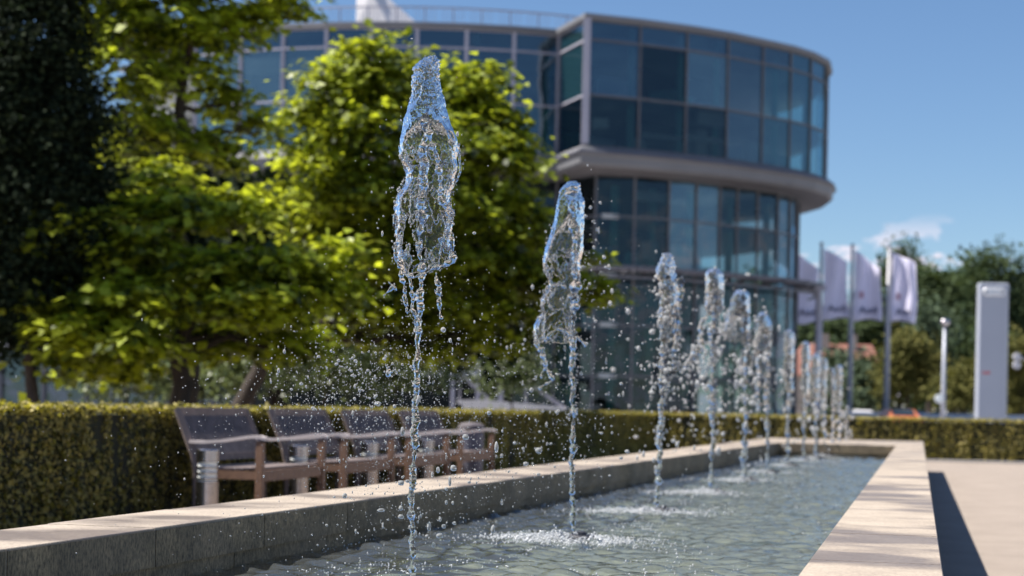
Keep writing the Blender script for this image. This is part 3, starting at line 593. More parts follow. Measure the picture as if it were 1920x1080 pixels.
# ------------------------------------------------------------------ benches, bollards, bin
AF = 5.38; 
def Yof(x_px, a):                        # Y of the point at lateral offset a seen in column x_px (at the horizon)
    t = (x_px - PPX) / F_PX; s_, c_ = math.sin(TH), math.cos(TH)
    return (a * (c_ + t * s_)) / (s_ - t * c_)
BY = Yof(490, AF); BP = (Yof(645, AF) - BY + (Yof(770, AF) - BY) / 2 + (Yof(866, AF) - BY) / 3) / 3
BL = (Yof(605, AF) - BY)
print("BENCH", BY, BP, BL)
def make_bench():
    t = empty("garden_bench", (0, 0, 0)); Lb = BL; dp = .57
    # local x: -dp (back) .. 0 (front legs); local y: 0 .. Lb ; faces +x
    for yy in (0, Lb):
        m = MB(); m.box((0, yy, .355), (.062, .062, .71), bev=.005); m.build("leg", MT["teak_leg"], t)
        m = MB(); m.tube([(-dp, yy, 0), (-dp, yy, .46), (-dp-.03, yy, .60), (-dp-.19, yy, .975)], [.04, .042, .042, .034], 4); m.build("back_post", MT["teak_frame"], t)
        m = MB(); P = [(-dp-.06, .700), (-dp+.08, .700), (-.34, .712), (-.20, .733), (-.08, .752), (.0, .752), (.055, .738)]
        V = []
        for k, (x, z) in enumerate(P):
            w = .034 + .010*math.sin(k/6*math.pi)
            V += [(x, yy-w, z-.013), (x, yy+w, z-.013), (x, yy+w, z+.013), (x, yy-w, z+.013)]
        Fc = [(k*4+a, k*4+(a+1) % 4, k*4+4+(a+1) % 4, k*4+4+a) for k in range(len(P)-1) for a in range(4)] + [(3,2,1,0), tuple(len(V)-4+a for a in range(4))]
        m.add(V, Fc); m.build("armrest", MT["teak_arm"], t)
        m = MB(); m.box((-dp/2, yy, .43), (dp-.06, .03, .07)); m.box((-dp/2, yy, .14), (dp-.06, .028, .045)); m.build("side_rail", MT["teak_leg"], t)
    m = MB(); m.box((-.002, Lb/2, .425), (.032, Lb-.062, .095), bev=.004); m.build("front_rail", MT["teak_leg"], t)
    m = MB()
    for k in range(7): m.box((-.05-k*.075, Lb/2, .487-.006*math.sin(k/6*math.pi)*2), (.062, Lb+.0, .018), bev=.003)
    m.build("seat", MT["teak_frame"], t)
    bk = lambda s_: (-dp-.03-.16*s_, .60+.375*s_)       # along the raked back
    m = MB(); m.beam((bk(.95)[0], .03, bk(.93)[1]), (bk(.95)[0], Lb-.03, bk(.93)[1]), .035, .075, (0, 0, 1)); m.beam((bk(-.1)[0], .03, bk(-.1)[1]), (bk(-.1)[0], Lb-.03, bk(-.1)[1]), .03, .06); m.build("back_rail", MT["teak_frame"], t)
    m = MB(); N = 21
    for k in range(N):
        yy = .05 + (Lb-.1)*(k+.5)/N; a, b = bk(-.05), bk(.84); m.beam((a[0], yy, a[1]), (b[0], yy, b[1]), .040, .014, (1, 0, .4))
    m.build("back_slats", MT["teak"], t)
    return t
def copy_tree(o, parent=None):
    c = o.copy(); COL.objects.link(c); c.parent = parent
    for ch in list(o.children): copy_tree(ch, c)
    return c
blab = ["nearest teak garden bench, its side arm and slatted back closest to the camera", "second teak garden bench from the near end of the row by the hedge", "third teak garden bench from the near end of the row by the hedge", "farthest of the teak garden benches, beside the litter bin"]
proto = make_bench()
for i in range(4):
    o = proto if i == 0 else copy_tree(proto)
    o.location = (-AF, BY + BP*i, 0); tag(o, blab[i], "bench", "teak benches along the hedge")
def make_bollard():
    t = empty("bollard_light", (0, 0, 0)); r = .092
    m = MB(); m.lathe([(r, 0), (r, .385)], n=28); m.build("post", MT["metal"], t, smooth=False)
    m = MB(); m.lathe([(r-.012, .385), (r-.012, .545)], n=28); m.build("lens", MT["lens"], t)
    m = MB()
    for z in (.409, .455, .501): m.lathe([(r, z-.007), (r, z+.007)], n=28)
    m.build("louvre_ring", MT["metal"], t)
    m = MB(); m.lathe([(r, .545), (r, .640), (r-.004, .650), (.02, .652)], n=28); m.build("cap", MT["metal"], t); return t
AB = 5.72; pb = make_bollard()
bl2 = ["nearest steel bollard light with three bright louvre slots, before the first bench", "steel bollard light in the gap between the first and second bench", "steel bollard light in the gap between the second and third bench", "steel bollard light in the gap between the third and fourth bench"]
for i in range(4):
    o = pb if i == 0 else copy_tree(pb); o.location = (-AB, BY - .30 + BP*i, 0); tag(o, bl2[i], "bollard light", "bollard lights between the benches")
t = empty("litter_bin", (-AB-.02, BY + BP*4 - .28, 0), label="dark grey litter bin at the far end of the bench row", cat="litter bin")
m = MB(); m.lathe([(.15, 0), (.155, .03), (.165, .70), (.15, .72)], n=24); m.build("bin_body", MT["bin"], t)
m = MB(); m.lathe([(.172, .735), (.176, .75), (.17, .80), (.12, .83), (.03, .84)], n=24); m.build("lid", MT["teak"], t)
m = MB(); m.tube([(.16, 0, .715), (.16, 0, .74)], .01); m.tube([(-.16, 0, .715), (-.16, 0, .74)], .01); m.tube([(0, .16, .715), (0, .16, .74)], .01); m.build("lid_bracket", MT["metal"], t)

# ------------------------------------------------------------------ hedges
def quads(P, N, size, rg, aspect=1.5, fold=.0):
    """ P: n,3 centres; N: n,3 normals; one leaf quad each """
    n = len(P); N = N/np.linalg.norm(N, axis=1, keepdims=True); a = rg.normal(size=(n, 3)); a -= N*np.sum(a*N, 1, keepdims=True); a /= np.linalg.norm(a, axis=1, keepdims=True); b = np.cross(N, a)
    s_ = size[:, None]; V = np.stack([P - a*s_*aspect*.5, P + b*s_*.42 + a*s_*.08 + N*s_*.12, P + a*s_*aspect*.5, P - b*s_*.42 + a*s_*.08 + N*s_*.12], 1).reshape(-1, 3)
    return V, np.arange(4*n).reshape(n, 4)
def hedge(name, A, B, width, z, label, dens_side, dens_top, size, seed, top_lit=True):
    """ A, B: ends of the front face; the hedge lies to the left of A->B """
    A, B = Vector(A), Vector(B); t = (B-A).normalized(); nrm = Vector((-t.y, t.x, 0)); Lh = (B-A).length; rg = np.random.default_rng(seed)
    root = empty(name, A, math.atan2(t.y, t.x), label=label, cat="hedge")
    m = MB(); m.box((Lh/2, width/2, z/2-.02), (Lh-.06, width-.10, z-.06)); m.build("inner_growth", MT["hedgecore"], root)  # dark box, the hedge's inner shade put into its colour
    Ps, Ns, Ss = [], [], []
    def lump(x, z_): return .035*math.sin(x*2.1+1.3*math.sin(x*.7)) * 1.0
    for face, dens, area in (("f", dens_side, Lh*z), ("t", dens_top, Lh*width), ("b", dens_side*.15, Lh*z)):
        n_ = int(dens*area); x = rg.uniform(0, Lh, n_)
        # nearer things need more leaves: thin out with distance along the hedge
        if face == "f":
            zz = rg.uniform(0.0, z, n_); bump = np.array([n3(a*1.8, 0, b*.5)*.5 + n3(a*7, 3, b*1.6)*.5 for a, b in zip(x, zz)])
            yy = .05*(1-bump)*.8 + rg.uniform(-.012, .03, n_); nn = np.stack([rg.normal(0, .7, n_), -1+rg.normal(0, .5, n_), rg.normal(.25, .7, n_)], 1); keep = bump > -.38
        elif face == "t":
            yy = rg.uniform(-.01, width, n_); bump = np.array([n3(a*3, b*3, 5) for a, b in zip(x, yy)]); zz = z + bump*.018 + rg.normal(0, .012, n_) + .035*(rg.uniform(0, 1, n_) > .985); nn = np.stack([rg.normal(0, .6, n_), rg.normal(-.2, .6, n_), 1+rg.normal(0, .3, n_)], 1); keep = np.ones(n_, bool)
        else:
            zz = rg.uniform(0, z, n_); yy = np.full(n_, width) + rg.uniform(-.03, .02, n_); nn = np.stack([rg.normal(0, .7, n_), 1+rg.normal(0, .5, n_), rg.normal(.2, .7, n_)], 1); keep = np.ones(n_, bool)
        Ps.append(np.stack([x, yy, zz], 1)[keep]); Ns.append(nn[keep]); Ss.append((size*rg.uniform(.6, 1.3, n_))[keep])
    V, Fc = quads(np.concatenate(Ps), np.concatenate(Ns), np.concatenate(Ss), rg)
    link("foliage", fast("foliage", V, Fc), MT["hedgeleaf"], root); return root
HX = -6.27; HY = 40.7
ZH = .965
def hedge_left():
    # front face looks towards +x: run A->B so that the body lies at -x
    return hedge("clipped_hedge", (HX, 2.5, 0), (HX, HY + .7, 0), .8, ZH, "low clipped hedge with yellow-green top running behind the row of benches", 2800, 2400, .034, 11)
hedge_left()
def hedge_far():
    root = hedge("clipped_hedge", (0, 0, 0), (24 - HX, 0, 0), .8, ZH, "dark clipped hedge crossing behind the far end of the basin", 900, 900, .052, 12)
    root.location = (HX + .05, HY, 0); root.rotation_euler = (0, 0, 0); return root
hedge_far()
m = MB(); m.box(((HX + 24)/2 + .4, HY - .16, .02), (24 - HX, .12, .06), bev=.01); m.build("edging_strip", MT["plaza"], kind="structure")

# ------------------------------------------------------------------ trees
def limb_path(a, b, sag, rg, n=7):
    a, b = Vector(a), Vector(b); P = []
    for k in range(n+1):
        t_ = k/n; p = a.lerp(b, t_) + Vector((0, 0, sag*math.sin(t_*math.pi)))
        if 0 < k < n: p += Vector(rg.normal(0, (b-a).length*.025, 3))
        P.append(p)
    return P
def tree(name, base, pads, leafmat, leaf, n_leaf, seed, label, cat="tree", group=None, trunk_r=.2, fork=.25, sub_r=.36, per=34, flatness=.32, lean=None, upness=1.0):
    """ pads: (centre, radii) of foliage masses in world space; each is fed by a limb """
    rg = np.random.default_rng(seed); base = Vector(base); root = empty(name, base, label=label, cat=cat, group=group)
    tops = [Vector(c) for c, r in pads]; cen = sum(tops, Vector())/len(tops); m = MB()
    hz = max(t_.z for t_ in tops); f0 = base.lerp(Vector((cen.x, cen.y, hz)), fork) if lean is None else Vector(lean)
    top = Vector((f0.x*.4+cen.x*.6, f0.y*.4+cen.y*.6, hz*.9)); z0 = Vector((0, 0, 0))
    tp = limb_path(base, f0, 0, rg, 6) + limb_path(f0, top, .0, rg, 7)[1:]; nr = len(tp)
    m.tube([p-base for p in tp], [trunk_r*(1.25 if k == 0 else 1)*(1-.86*k/(nr-1)) for k in range(nr)], 10)
    for c, r in pads:
        c = Vector(c); k = min(range(4, nr), key=lambda q: (tp[q]-c).length + (0 if tp[q].z < c.z else 3.0)); s_ = tp[k]; rad = trunk_r*(1-.86*k/(nr-1))*.6
        P = limb_path(s_, c, .15*(c-s_).length*.3, rg); m.tube([p-base for p in P], [rad*(1-.8*q/(len(P)-1)) for q in range(len(P))], 7)
        for _ in range(5):
            e = c + Vector([rg.uniform(-.8, .8)*r[a] for a in range(3)]); s2 = P[int(rg.integers(3, len(P)))]; Q = limb_path(s2, e, .05, rg, 4); m.tube([p-base for p in Q], [max(rad*.35*(1-.8*q/4), .008) for q in range(5)], 5)
    m.build("trunk", MT["bark"], root, smooth=True)
    vol = np.array([r[0]*r[1]*r[2] for c, r in pads]) ** .75; cnt = np.maximum((n_leaf*vol/vol.sum()/per).astype(int), 2); Ps = []; Ns = []
    for (c, r), q in zip(pads, cnt):
        d = rg.normal(size=(q, 3)); d /= np.linalg.norm(d, axis=1, keepdims=True); rad = rg.uniform(.35, 1, (q, 1)) ** .5 * np.where(rg.uniform(0, 1, (q, 1)) < .2, 1.45, 1.0); cc = np.array(c) + d*rad*np.array(r)
        tilt = d*np.array([1, 1, .3])*.55
        o = rg.normal(size=(q, per, 3))*np.array([1, 1, flatness])*sub_r*rg.uniform(.5, 1.25, (q, 1, 1))
        o[..., 2] -= np.sum(o[..., :2]*tilt[:, None, :2], -1)*.55
        Ps.append((cc[:, None] + o).reshape(-1, 3)); nn = np.repeat(tilt[:, None], per, 1) + rg.normal(size=(q, per, 3))*.36; nn[..., 2] += upness; Ns.append(nn.reshape(-1, 3))
    P = np.concatenate(Ps) - np.array(base); N = np.concatenate(Ns); V, Fc = quads(P, N, leaf*rg.uniform(.6, 1.25, len(P)), rg, 1.15)
    link("crown", fast("crown", V, Fc), leafmat, root); return root
def padsD(lst, D0):      # (x, y, rx, ry, dD): pixel masses at depth D0 + dD
    out = []
    for x, y, rx, ry, dd in lst:
        D = D0 + dd; k = D/F_PX; out.append((tuple(at(x, y, D)), (rx*k, rx*k*.85, ry*k)))
    return out
def base_at(x, D): p = at(x, 780, D); return (p.x, p.y, 0)
D1 = 30
tree("maple_tree", base_at(338, D1), padsD([(300, 40, 130, 60, 0), (425, 50, 85, 42, .5), (500, 15, 60, 26, .8), (215, 130, 90, 60, -.8), (330, 150, 90, 45, .5), (250, 250, 95, 50, -.6), (440, 200, 65, 22, .6), (490, 250, 45, 26, .8), (390, 290, 80, 40, -.4),
      (210, 30, 100, 60, .2), (400, -90, 190, 60, 0), (200, -90, 160, 60, 0), (560, 20, 30, 20, .6)], D1), MT["leaf_maple"], .185, 11500, 21,
     "tall open-crowned maple with a dark forked trunk left of the benches", group="maples behind the hedge", trunk_r=.21, lean=tuple(at(332, 300, D1)), sub_r=.24, per=24, flatness=.34)
tree("maple_tree", base_at(330, D1-3), padsD([(250, 395, 60, 28, 0), (330, 400, 90, 34, -.3), (440, 395, 75, 32, 0), (270, 470, 80, 30, -1), (400, 510, 110, 34, -.8), (520, 500, 80, 30, -.5), (610, 480, 60, 22, -.2), (250, 560, 90, 34, -1.2), (470, 575, 110, 34, -.8), (600, 545, 70, 26, -.2), (150, 620, 80, 34, -1.3), (210, 640, 80, 26, -1.4), (75, 570, 30, 24, -1.2), (120, 600, 38, 26, -1.4), (60, 450, 40, 20, -1.2), (150, 430, 50, 20, -1.2), (380, 620, 110, 30, 1), (520, 620, 80, 26, 1), (200, 690, 60, 26, .5), (130, 675, 40, 30, -.8), (275, 655, 45, 20, -.8), (420, 650, 50, 22, 1), (560, 650, 50, 22, .6), (300, 330, 50, 25, .4)], D1-3),
     MT["leaf_maple"], .19, 14000, 22, "low spreading maple with bright layered branches above the nearest bench", group="maples behind the hedge", trunk_r=.19, lean=tuple(at(336, 560, D1-3)), sub_r=.26, per=26, flatness=.36)
tree("maple_tree", base_at(432, D1+3), padsD([(690, 110, 55, 42, 0), (640, 170, 70, 45, 0), (730, 170, 80, 50, .3), (830, 190, 85, 60, .4), (900, 190, 60, 55, .2), (900, 150, 30, 30, 0), (600, 240, 70, 50, 0), (700, 270, 110, 55, -.6), (850, 280, 110, 60, -.5), (935, 260, 55, 60, 0), (580, 330, 60, 50, 0), (660, 370, 110, 60, -1), (820, 390, 120, 60, -.8), (945, 350, 62, 65, -.3), (980, 300, 26, 40, 0), (700, 480, 110, 50, -.6), (870, 490, 120, 55, -.5), (990, 440, 60, 60, 0), (640, 450, 60, 50, 0), (980, 540, 80, 50, 0), (850, 590, 120, 34, 0), (1080, 540, 45, 28, .2), (1130, 555, 32, 18, .3), (1120, 490, 18, 12, .3), (700, 580, 90, 36, .5), (560, 400, 60, 60, .6), (780, 650, 60, 26, .4), (930, 640, 50, 24, .2), (640, 620, 50, 24, .4), (1020, 600, 36, 22, .2), (870, 640, 40, 26, .3)], D1+3),
     MT["leaf_maple2"], .19, 26000, 23, "broad dense maple with sunlit domed crown behind the nearest jet", group="maples behind the hedge", trunk_r=.2, lean=tuple(at(520, 560, D1+3)), sub_r=.27, per=26, flatness=.34)
D3 = 46
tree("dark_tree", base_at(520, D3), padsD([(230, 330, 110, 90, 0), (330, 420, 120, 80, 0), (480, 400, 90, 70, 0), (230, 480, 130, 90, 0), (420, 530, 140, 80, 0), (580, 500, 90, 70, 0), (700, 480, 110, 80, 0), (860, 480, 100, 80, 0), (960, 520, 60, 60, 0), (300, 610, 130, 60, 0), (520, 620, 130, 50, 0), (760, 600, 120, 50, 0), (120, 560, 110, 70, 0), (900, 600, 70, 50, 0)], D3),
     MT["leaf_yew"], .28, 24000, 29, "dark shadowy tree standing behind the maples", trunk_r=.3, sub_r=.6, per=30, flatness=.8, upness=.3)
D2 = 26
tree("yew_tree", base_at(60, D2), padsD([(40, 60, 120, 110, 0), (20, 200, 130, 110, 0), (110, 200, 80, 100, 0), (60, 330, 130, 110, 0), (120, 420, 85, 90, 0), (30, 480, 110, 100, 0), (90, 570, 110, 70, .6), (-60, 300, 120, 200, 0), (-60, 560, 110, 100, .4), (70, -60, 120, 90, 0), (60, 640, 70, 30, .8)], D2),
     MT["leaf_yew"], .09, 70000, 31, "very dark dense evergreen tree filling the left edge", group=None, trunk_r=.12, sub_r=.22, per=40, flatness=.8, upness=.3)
shr = [(480, 650, 75, 75, 40, "grey-green shrub right of the two maple trunks"), (610, 650, 90, 85, 42, "large grey-green shrub above the second bench"), (740, 665, 80, 75, 43, "dark leafy shrub behind the nearest jet's stem"), (240, 680, 85, 60, 38, "dark shrub left of the maple trunk"),
       (820, 640, 55, 60, 46, "slim shrub left of the grey entrance frame"), (380, 685, 80, 60, 44, "low shade-dark shrub between the maple trunks"), (960, 680, 55, 50, 50, "shrub standing inside the grey entrance frame")]
for k, (x, y, rx, ry, D, lab) in enumerate(shr):
    tree("shrub", base_at(x, D), padsD([(x, y, rx*.7, ry*.7, 0), (x-rx*.5, y+ry*.4, rx*.55, ry*.5, 0), (x+rx*.5, y+ry*.4, rx*.55, ry*.5, 0), (x+rx*.1, y-ry*.5, rx*.45, ry*.45, .2)], D), MT["leaf_shrub"], .11, 4200, 50+k, lab, "shrub", "shrubs under the maples", trunk_r=.06, sub_r=.3, per=26, flatness=.8, upness=.5)

# far trees right of the building and behind everything
far = [  # x, y_top, half width px, y_bottom, D, mat, label
 (1500, 592, 60, 720, 250, 0, "far dark tree behind the first flag, left of the red roof"), (1575, 585, 60, 700, 255, 0, "far dark tree behind the second and third flags"), (1650, 560, 60, 700, 260, 0, "far tree filling the gap left of the fourth flagpole"),
 (1690, 466, 36, 640, 262, 0, "tall narrow dark tree rising behind the rightmost flag"), (1740, 508, 48, 700, 250, 0, "dark tree between the rightmost flag and the street lamp"), (1800, 520, 55, 760, 245, 0, "dark rounded tree behind the street lamp head"),
 (1855, 472, 62, 760, 250, 0, "tall dark tree directly above the pylon sign"), (1930, 480, 60, 760, 250, 0, "tall dark tree at the right edge of the picture"), (1745, 575, 40, 720, 225, 2, "blue-green tree right of the rightmost flag"),
 (1632, 682, 42, 768, 170, 2, "light green tree in front of the red roof"), (1705, 625, 60, 770, 165, 1, "olive-brown bushy tree between the right flagpole and lamp"), (1570, 672, 26, 775, 175, 2, "green tree left of the third flagpole below the red roof"),
 (1810, 690, 50, 775, 150, 1, "low green-yellow bush between the lamp and the pylon"), (1915, 640, 40, 775, 160, 1, "green bush right of the pylon"), (1870, 620, 70, 770, 235, 0, "dark tree mass behind the pylon's middle"), (1790, 610, 60, 770, 240, 0, "dark tree behind the lamp's post")]
fm = [MT["leaf_far"], MT["leaf_far2"], MT["leaf_far3"]]
for k, (x, yt, hw, yb, D, mi, lab) in enumerate(far):
    rg = np.random.default_rng(200+k); hh = (yb-yt)/2; L_ = [(x, yt+hh*.45, hw*.65, hh*.45, 0)]
    for q in range(9): an = q*2.4+k; L_.append((x+math.cos(an)*hw*.55, yt+hh+math.sin(an*1.3)*hh*.6, hw*rg.uniform(.35, .5), hh*rg.uniform(.25, .4), rg.uniform(-2, 2)))
    sc = D/250
    tree("deciduous_tree", base_at(x, D), padsD(L_, D), fm[mi], .62*sc, 5200, 300+k, lab, "tree", "trees in the distance", trunk_r=.35*sc, sub_r=1.25*sc, per=26, flatness=.75, upness=.5)
# a wooded backdrop far behind, reads as one mass
rg = np.random.default_rng(5); P = []; 
for k in range(520):
    x = rg.uniform(1380, 2150); D = rg.uniform(290, 330); top = 560 + 30*math.sin(x*.021) if x < 1720 else 520+22*math.sin(x*.03); y = rg.uniform(top, 785); P.append(tuple(at(x, y, D)))
for k in range(420):
    x = rg.uniform(-500, 520); D = rg.uniform(180, 200); P.append(tuple(at(x, rg.uniform(560, 785), D)))
P = np.array(P); P = (P[:, None] + rg.normal(size=(len(P), 22, 3))*1.6).reshape(-1, 3); P = P[P[:, 2] > .2]
N = rg.normal(size=P.shape); N[:, 2] += .5; V, Fc = quads(P, N, rg.uniform(.8, 1.8, len(P)), rg, 1.2)
link("woodland", fast("woodland", V, Fc), MT["leaf_far"], kind="stuff", label="dark wooded backdrop beyond the street and the benches", cat="woodland")

# ------------------------------------------------------------------ the glass office building
CEN = (0.0, 118.0)
bld = empty("office_building", ud(*CEN), TH, label="large curved glass office building with an overhanging upper drum", cat="office building")
def loc(u, d): return (u - CEN[0], d - CEN[1])
def mainpt(x):
    t_ = (x-960)/F_PX; cx, cd_, R_ = -6.0, 132.0, 28.0; a = 1+t_*t_; b = -2*(cd_+t_*cx); c = cx*cx+cd_*cd_-R_*R_; d = (-b-math.sqrt(max(b*b-4*a*c, 0)))/(2*a); return (t_*d, d)
MX = [190, 272, 355, 438, 517, 598, 682, 768, 861, 950, 1034]
MAINP = [mainpt(x) for x in MX]
RX = [1087, 1187, 1275, 1352, 1418, 1470, 1508, 1535]
RD = [100.8, 102.0, 103.4, 105.0, 106.9, 108.5, 110.3, 112.6]
RIGHTP = [((x-960)/F_PX*d, d) for x, d in zip(RX, RD)] + [(20.95, 115.6), (21.0, 119.2), (20.2, 123.0), (18.4, 127.0), (15.4, 131.0)]
LEFTW = [(-24, 118), (-27, 124), (-28, 131)]
FOOT = [(-20, 142)] + LEFTW[::-1] + MAINP + RIGHTP + [(9, 138), (0, 144)]
def offset(poly, dist):
    n = len(poly); out = []
    for i in range(n):
        a, b, c = np.array(poly[i-1]), np.array(poly[i]), np.array(poly[(i+1) % n]); e1 = (b-a)/np.linalg.norm(b-a); e2 = (c-b)/np.linalg.norm(c-b)
        n1 = np.array((e1[1], -e1[0])); n2 = np.array((e2[1], -e2[0])); nn = n1+n2; nn /= max(np.linalg.norm(nn), 1e-6); k = 1/max(.45, nn.dot(n1)); out.append(tuple(b+nn*dist*k))
    return out
def ringmesh(m, prof, poly=FOOT, close=False):       # prof: (offset, z) swept round the footprint
    rows = [[(*loc(*p), z) for p in offset(poly, o_)] for o_, z in prof]; n = len(poly); V = [p for r in rows for p in r]
    Fc = [(i*n+k, i*n+(k+1) % n, (i+1)*n+(k+1) % n, (i+1)*n+k) for i in range(len(rows)-1) for k in range(n)]
    if close: Fc += [tuple(range((len(rows)-1)*n, len(rows)*n))]
    m.add(V, Fc); return m
Z0, ZG, ZM, ZT, ZR = 16.6, 16.6, 19.64, 22.9, 24.04
dense = []
for a, b in zip(FOOT, FOOT[1:]+FOOT[:1]):
    for q in range(4): dense.append((a[0]+(b[0]-a[0])*q/4, a[1]+(b[1]-a[1])*q/4))
ringmesh(MB(), [(-.5, ZR-.05), (.12, ZR), (.28, ZR+.06), (.28, ZR+.34), (.05, ZR+.40), (-.4, ZR+.38)], close=True).build("roof", MT["band"], bld)
ringmesh(MB(), [(-.2, ZG-.02), (.30, ZG-.06), (.50, ZG-.22), (.62, ZG-.50), (.50, ZG-.62), (.46, ZG-1.05), (.30, ZG-1.2)]).build("ring_cornice", MT["band"], bld)
ringmesh(MB(), [(.30, ZG-1.2), (-.3, ZG-1.24), (-1.2, ZG-1.26), (-2.0, ZG-1.26)]).build("ring_soffit", MT["soffit"], bld)
LOWO = -1.75; LOW = offset(FOOT, LOWO)
def hit(poly, x):
    t_ = (x-960)/F_PX; best = None
    for a, b in zip(poly, poly[1:]+poly[:1]):
        fa, fb = a[0]-t_*a[1], b[0]-t_*b[1]
        if fa*fb <= 0 and fa != fb:
            s_ = fa/(fa-fb); d = a[1]+(b[1]-a[1])*s_
            if best is None or d < best[1]: best = (a[0]+(b[0]-a[0])*s_, d)
    return best
pr = random.Random(4)
fr_l, fr_d = MB(), MB()
def facade(pts, zs, tint, mullm, w=.12, dpt=.18, tw=.10):
    for k, (a, b) in enumerate(zip(pts, pts[1:])):
        la, lb = loc(*a), loc(*b); t_ = Vector((lb[0]-la[0], lb[1]-la[1], 0)); n_ = Vector((t_.y, -t_.x, 0)).normalized()
        for q, (z0, z1) in enumerate(zip(zs, zs[1:])):
            m = MB(); o_ = n_*-.03; m.add([(la[0]+o_.x, la[1]+o_.y, z0), (lb[0]+o_.x, lb[1]+o_.y, z0), (lb[0]+o_.x, lb[1]+o_.y, z1), (la[0]+o_.x, la[1]+o_.y, z1)], [(0, 1, 2, 3)])
            m.build("window_pane", GL[tint(k, q)], bld)
        for z in zs: mullm.beam((la[0], la[1], z), (lb[0], lb[1], z), dpt*.8, tw)
    for a in pts: la = loc(*a); mullm.box((la[0], la[1], (zs[0]+zs[-1])/2), (w, dpt, zs[-1]-zs[0]))
UZ = [ZG, ZM, ZT, ZR]
facade(MAINP[2:], UZ, lambda k, q: (2, 2, 0)[q] if k < 3 else (0, 0, 0)[q] if k < 7 else (1, 0, 0)[q], fr_l, w=.22)
facade([MAINP[-1], RIGHTP[0]], UZ, lambda k, q: 1 if q else 3, fr_l)
rt = [[3, 0, 0], [3, 3, 0], [3, 2, 0], [4, 4, 4], [1, 1, 4], [1, 1, 1], [1, 1, 1], [1, 1, 1], [0, 0, 0]]
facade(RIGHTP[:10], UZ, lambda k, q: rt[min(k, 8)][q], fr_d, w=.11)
la = loc(*RIGHTP[0]); fr_l.box((la[0]-.02, la[1]-.1, (ZG+ZR)/2+.1), (.42, .36, ZR-ZG))
LX = [960, 1036, 1109, 1182, 1247, 1298, 1342, 1375, 1413, 1451, 1474]
LP = [hit(LOW, x) for x in LX]; LP = [p for p in LP if p]
tail = [p for p in LOW if p[0] > LP[-1][0]-1e9 and p[1] > LP[-1][1]+.3 and p[0] > 10][:4]
LZ = [.0, 3.1, 6.2, 9.2, 12.8, 15.3]
lt = {(3, 4): 3, (3, 3): 3, (4, 3): 2, (4, 4): 2, (5, 3): 2, (5, 4): 2}
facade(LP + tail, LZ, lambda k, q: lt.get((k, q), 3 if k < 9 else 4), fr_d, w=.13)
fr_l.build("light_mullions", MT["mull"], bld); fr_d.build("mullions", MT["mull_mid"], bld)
# rear and unseen sides: plain curtain wall so that nothing is open
def back_wall(poly, z0, z1, inset):
    pp = offset(poly, inset); m = MB(); rows = [[(*loc(*p), z) for p in pp] for z in (z0, z1)]; n = len(pp); V = rows[0]+rows[1]
    m.add(V, [(k, (k+1) % n, n+(k+1) % n, n+k) for k in range(n)]); return m
back_wall(FOOT, ZG, ZR, -7.0).build("inner_wall", MT["core"], bld); back_wall(LOW, 0, 14.8, -6.5).build("inner_wall", MT["core"], bld)
m = MB()
for z in (ZG+.02, ZM, ZT+.2): ringmesh(m, [(-.35, z-.12), (-.35, z+.12), (-6.9, z+.12)]); ringmesh(m, [(-.36, z-.12), (-6.9, z-.12)])
for z in (3.1, 6.2, 9.2, 12.8): ringmesh(m, [(-.35, z-.14), (-.35, z+.14), (-6.3, z+.14)], LOW); ringmesh(m, [(-.36, z-.14), (-6.3, z-.14)], LOW)
m.build("floor_slab", MT["slab"], bld)
m = MB(); m2 = MB(); m3 = MB()
inner = offset(FOOT, -1.4); 
for x in (700, 880, 1010, 1171, 1262, 1330, 1440, 1500):
    p = hit(inner, x)
    if p: l_ = loc(*p); m.tube([(l_[0], l_[1], ZG), (l_[0], l_[1], ZR)], .22, 12)
inl = offset(LOW, -1.4)
for x in (1070, 1145, 1215, 1285, 1360, 1430):
    p = hit(inl, x)
    if p: l_ = loc(*p); m.tube([(l_[0], l_[1], 0), (l_[0], l_[1], 14.8)], .25, 12)
m.build("interior_column", MT["teal"], bld)
for k in range(46):                                   # furniture, screens and cabinets on the open floors
    x = pr.uniform(1040, 1530); up = pr.random() < .5; zf = pr.choice((ZG+.15, ZM+.13)) if up else pr.choice((.05, 3.25, 6.35, 9.35)); p = hit(offset(FOOT if up else LOW, -pr.uniform(1.8, 5)), x)
    if p: l_ = loc(*p); h_ = pr.uniform(.8, 1.9); (m2 if pr.random() < .6 else m3).box((l_[0], l_[1], zf+h_/2), (pr.uniform(.8, 2.4), pr.uniform(.4, .8), h_), pr.uniform(0, 3))
m2.build("office_furniture", MT["white"], bld); m3.build("office_partition", MT["teal"], bld)
m = MB()
for (xa, xb, z0, z1) in ((1184, 1246, 13.9, 14.5), (1196, 1226, 10.3, 11.4), (1250, 1297, 9.4, 11.3), (1112, 1150, 10.0, 11.0)):
    a, b = hit(offset(LOW, -.5), xa), hit(offset(LOW, -.5), xb)
    if a and b: a, b = loc(*a), loc(*b); m.beam((a[0], a[1], (z0+z1)/2), (b[0], b[1], (z0+z1)/2), .06, z1-z0)
m.build("window_blind", MT["white"], bld)
m = MB()
for xa, xb, z0, z1 in ((1296, 1346, 18.7, 20.0), (1274, 1350, 17.7, 18.0), (1100, 1130, 17.9, 18.5), (1192, 1266, 17.6, 17.8)):
    a, b = hit(offset(FOOT, -1.0), xa), hit(offset(FOOT, -1.0), xb); a, b = loc(*a), loc(*b); m.beam((a[0], a[1], (z0+z1)/2), (b[0], b[1], (z0+z1)/2), .3, z1-z0)
m.build("display_panel", MT["white"], bld)  # pale panels behind the upper glass
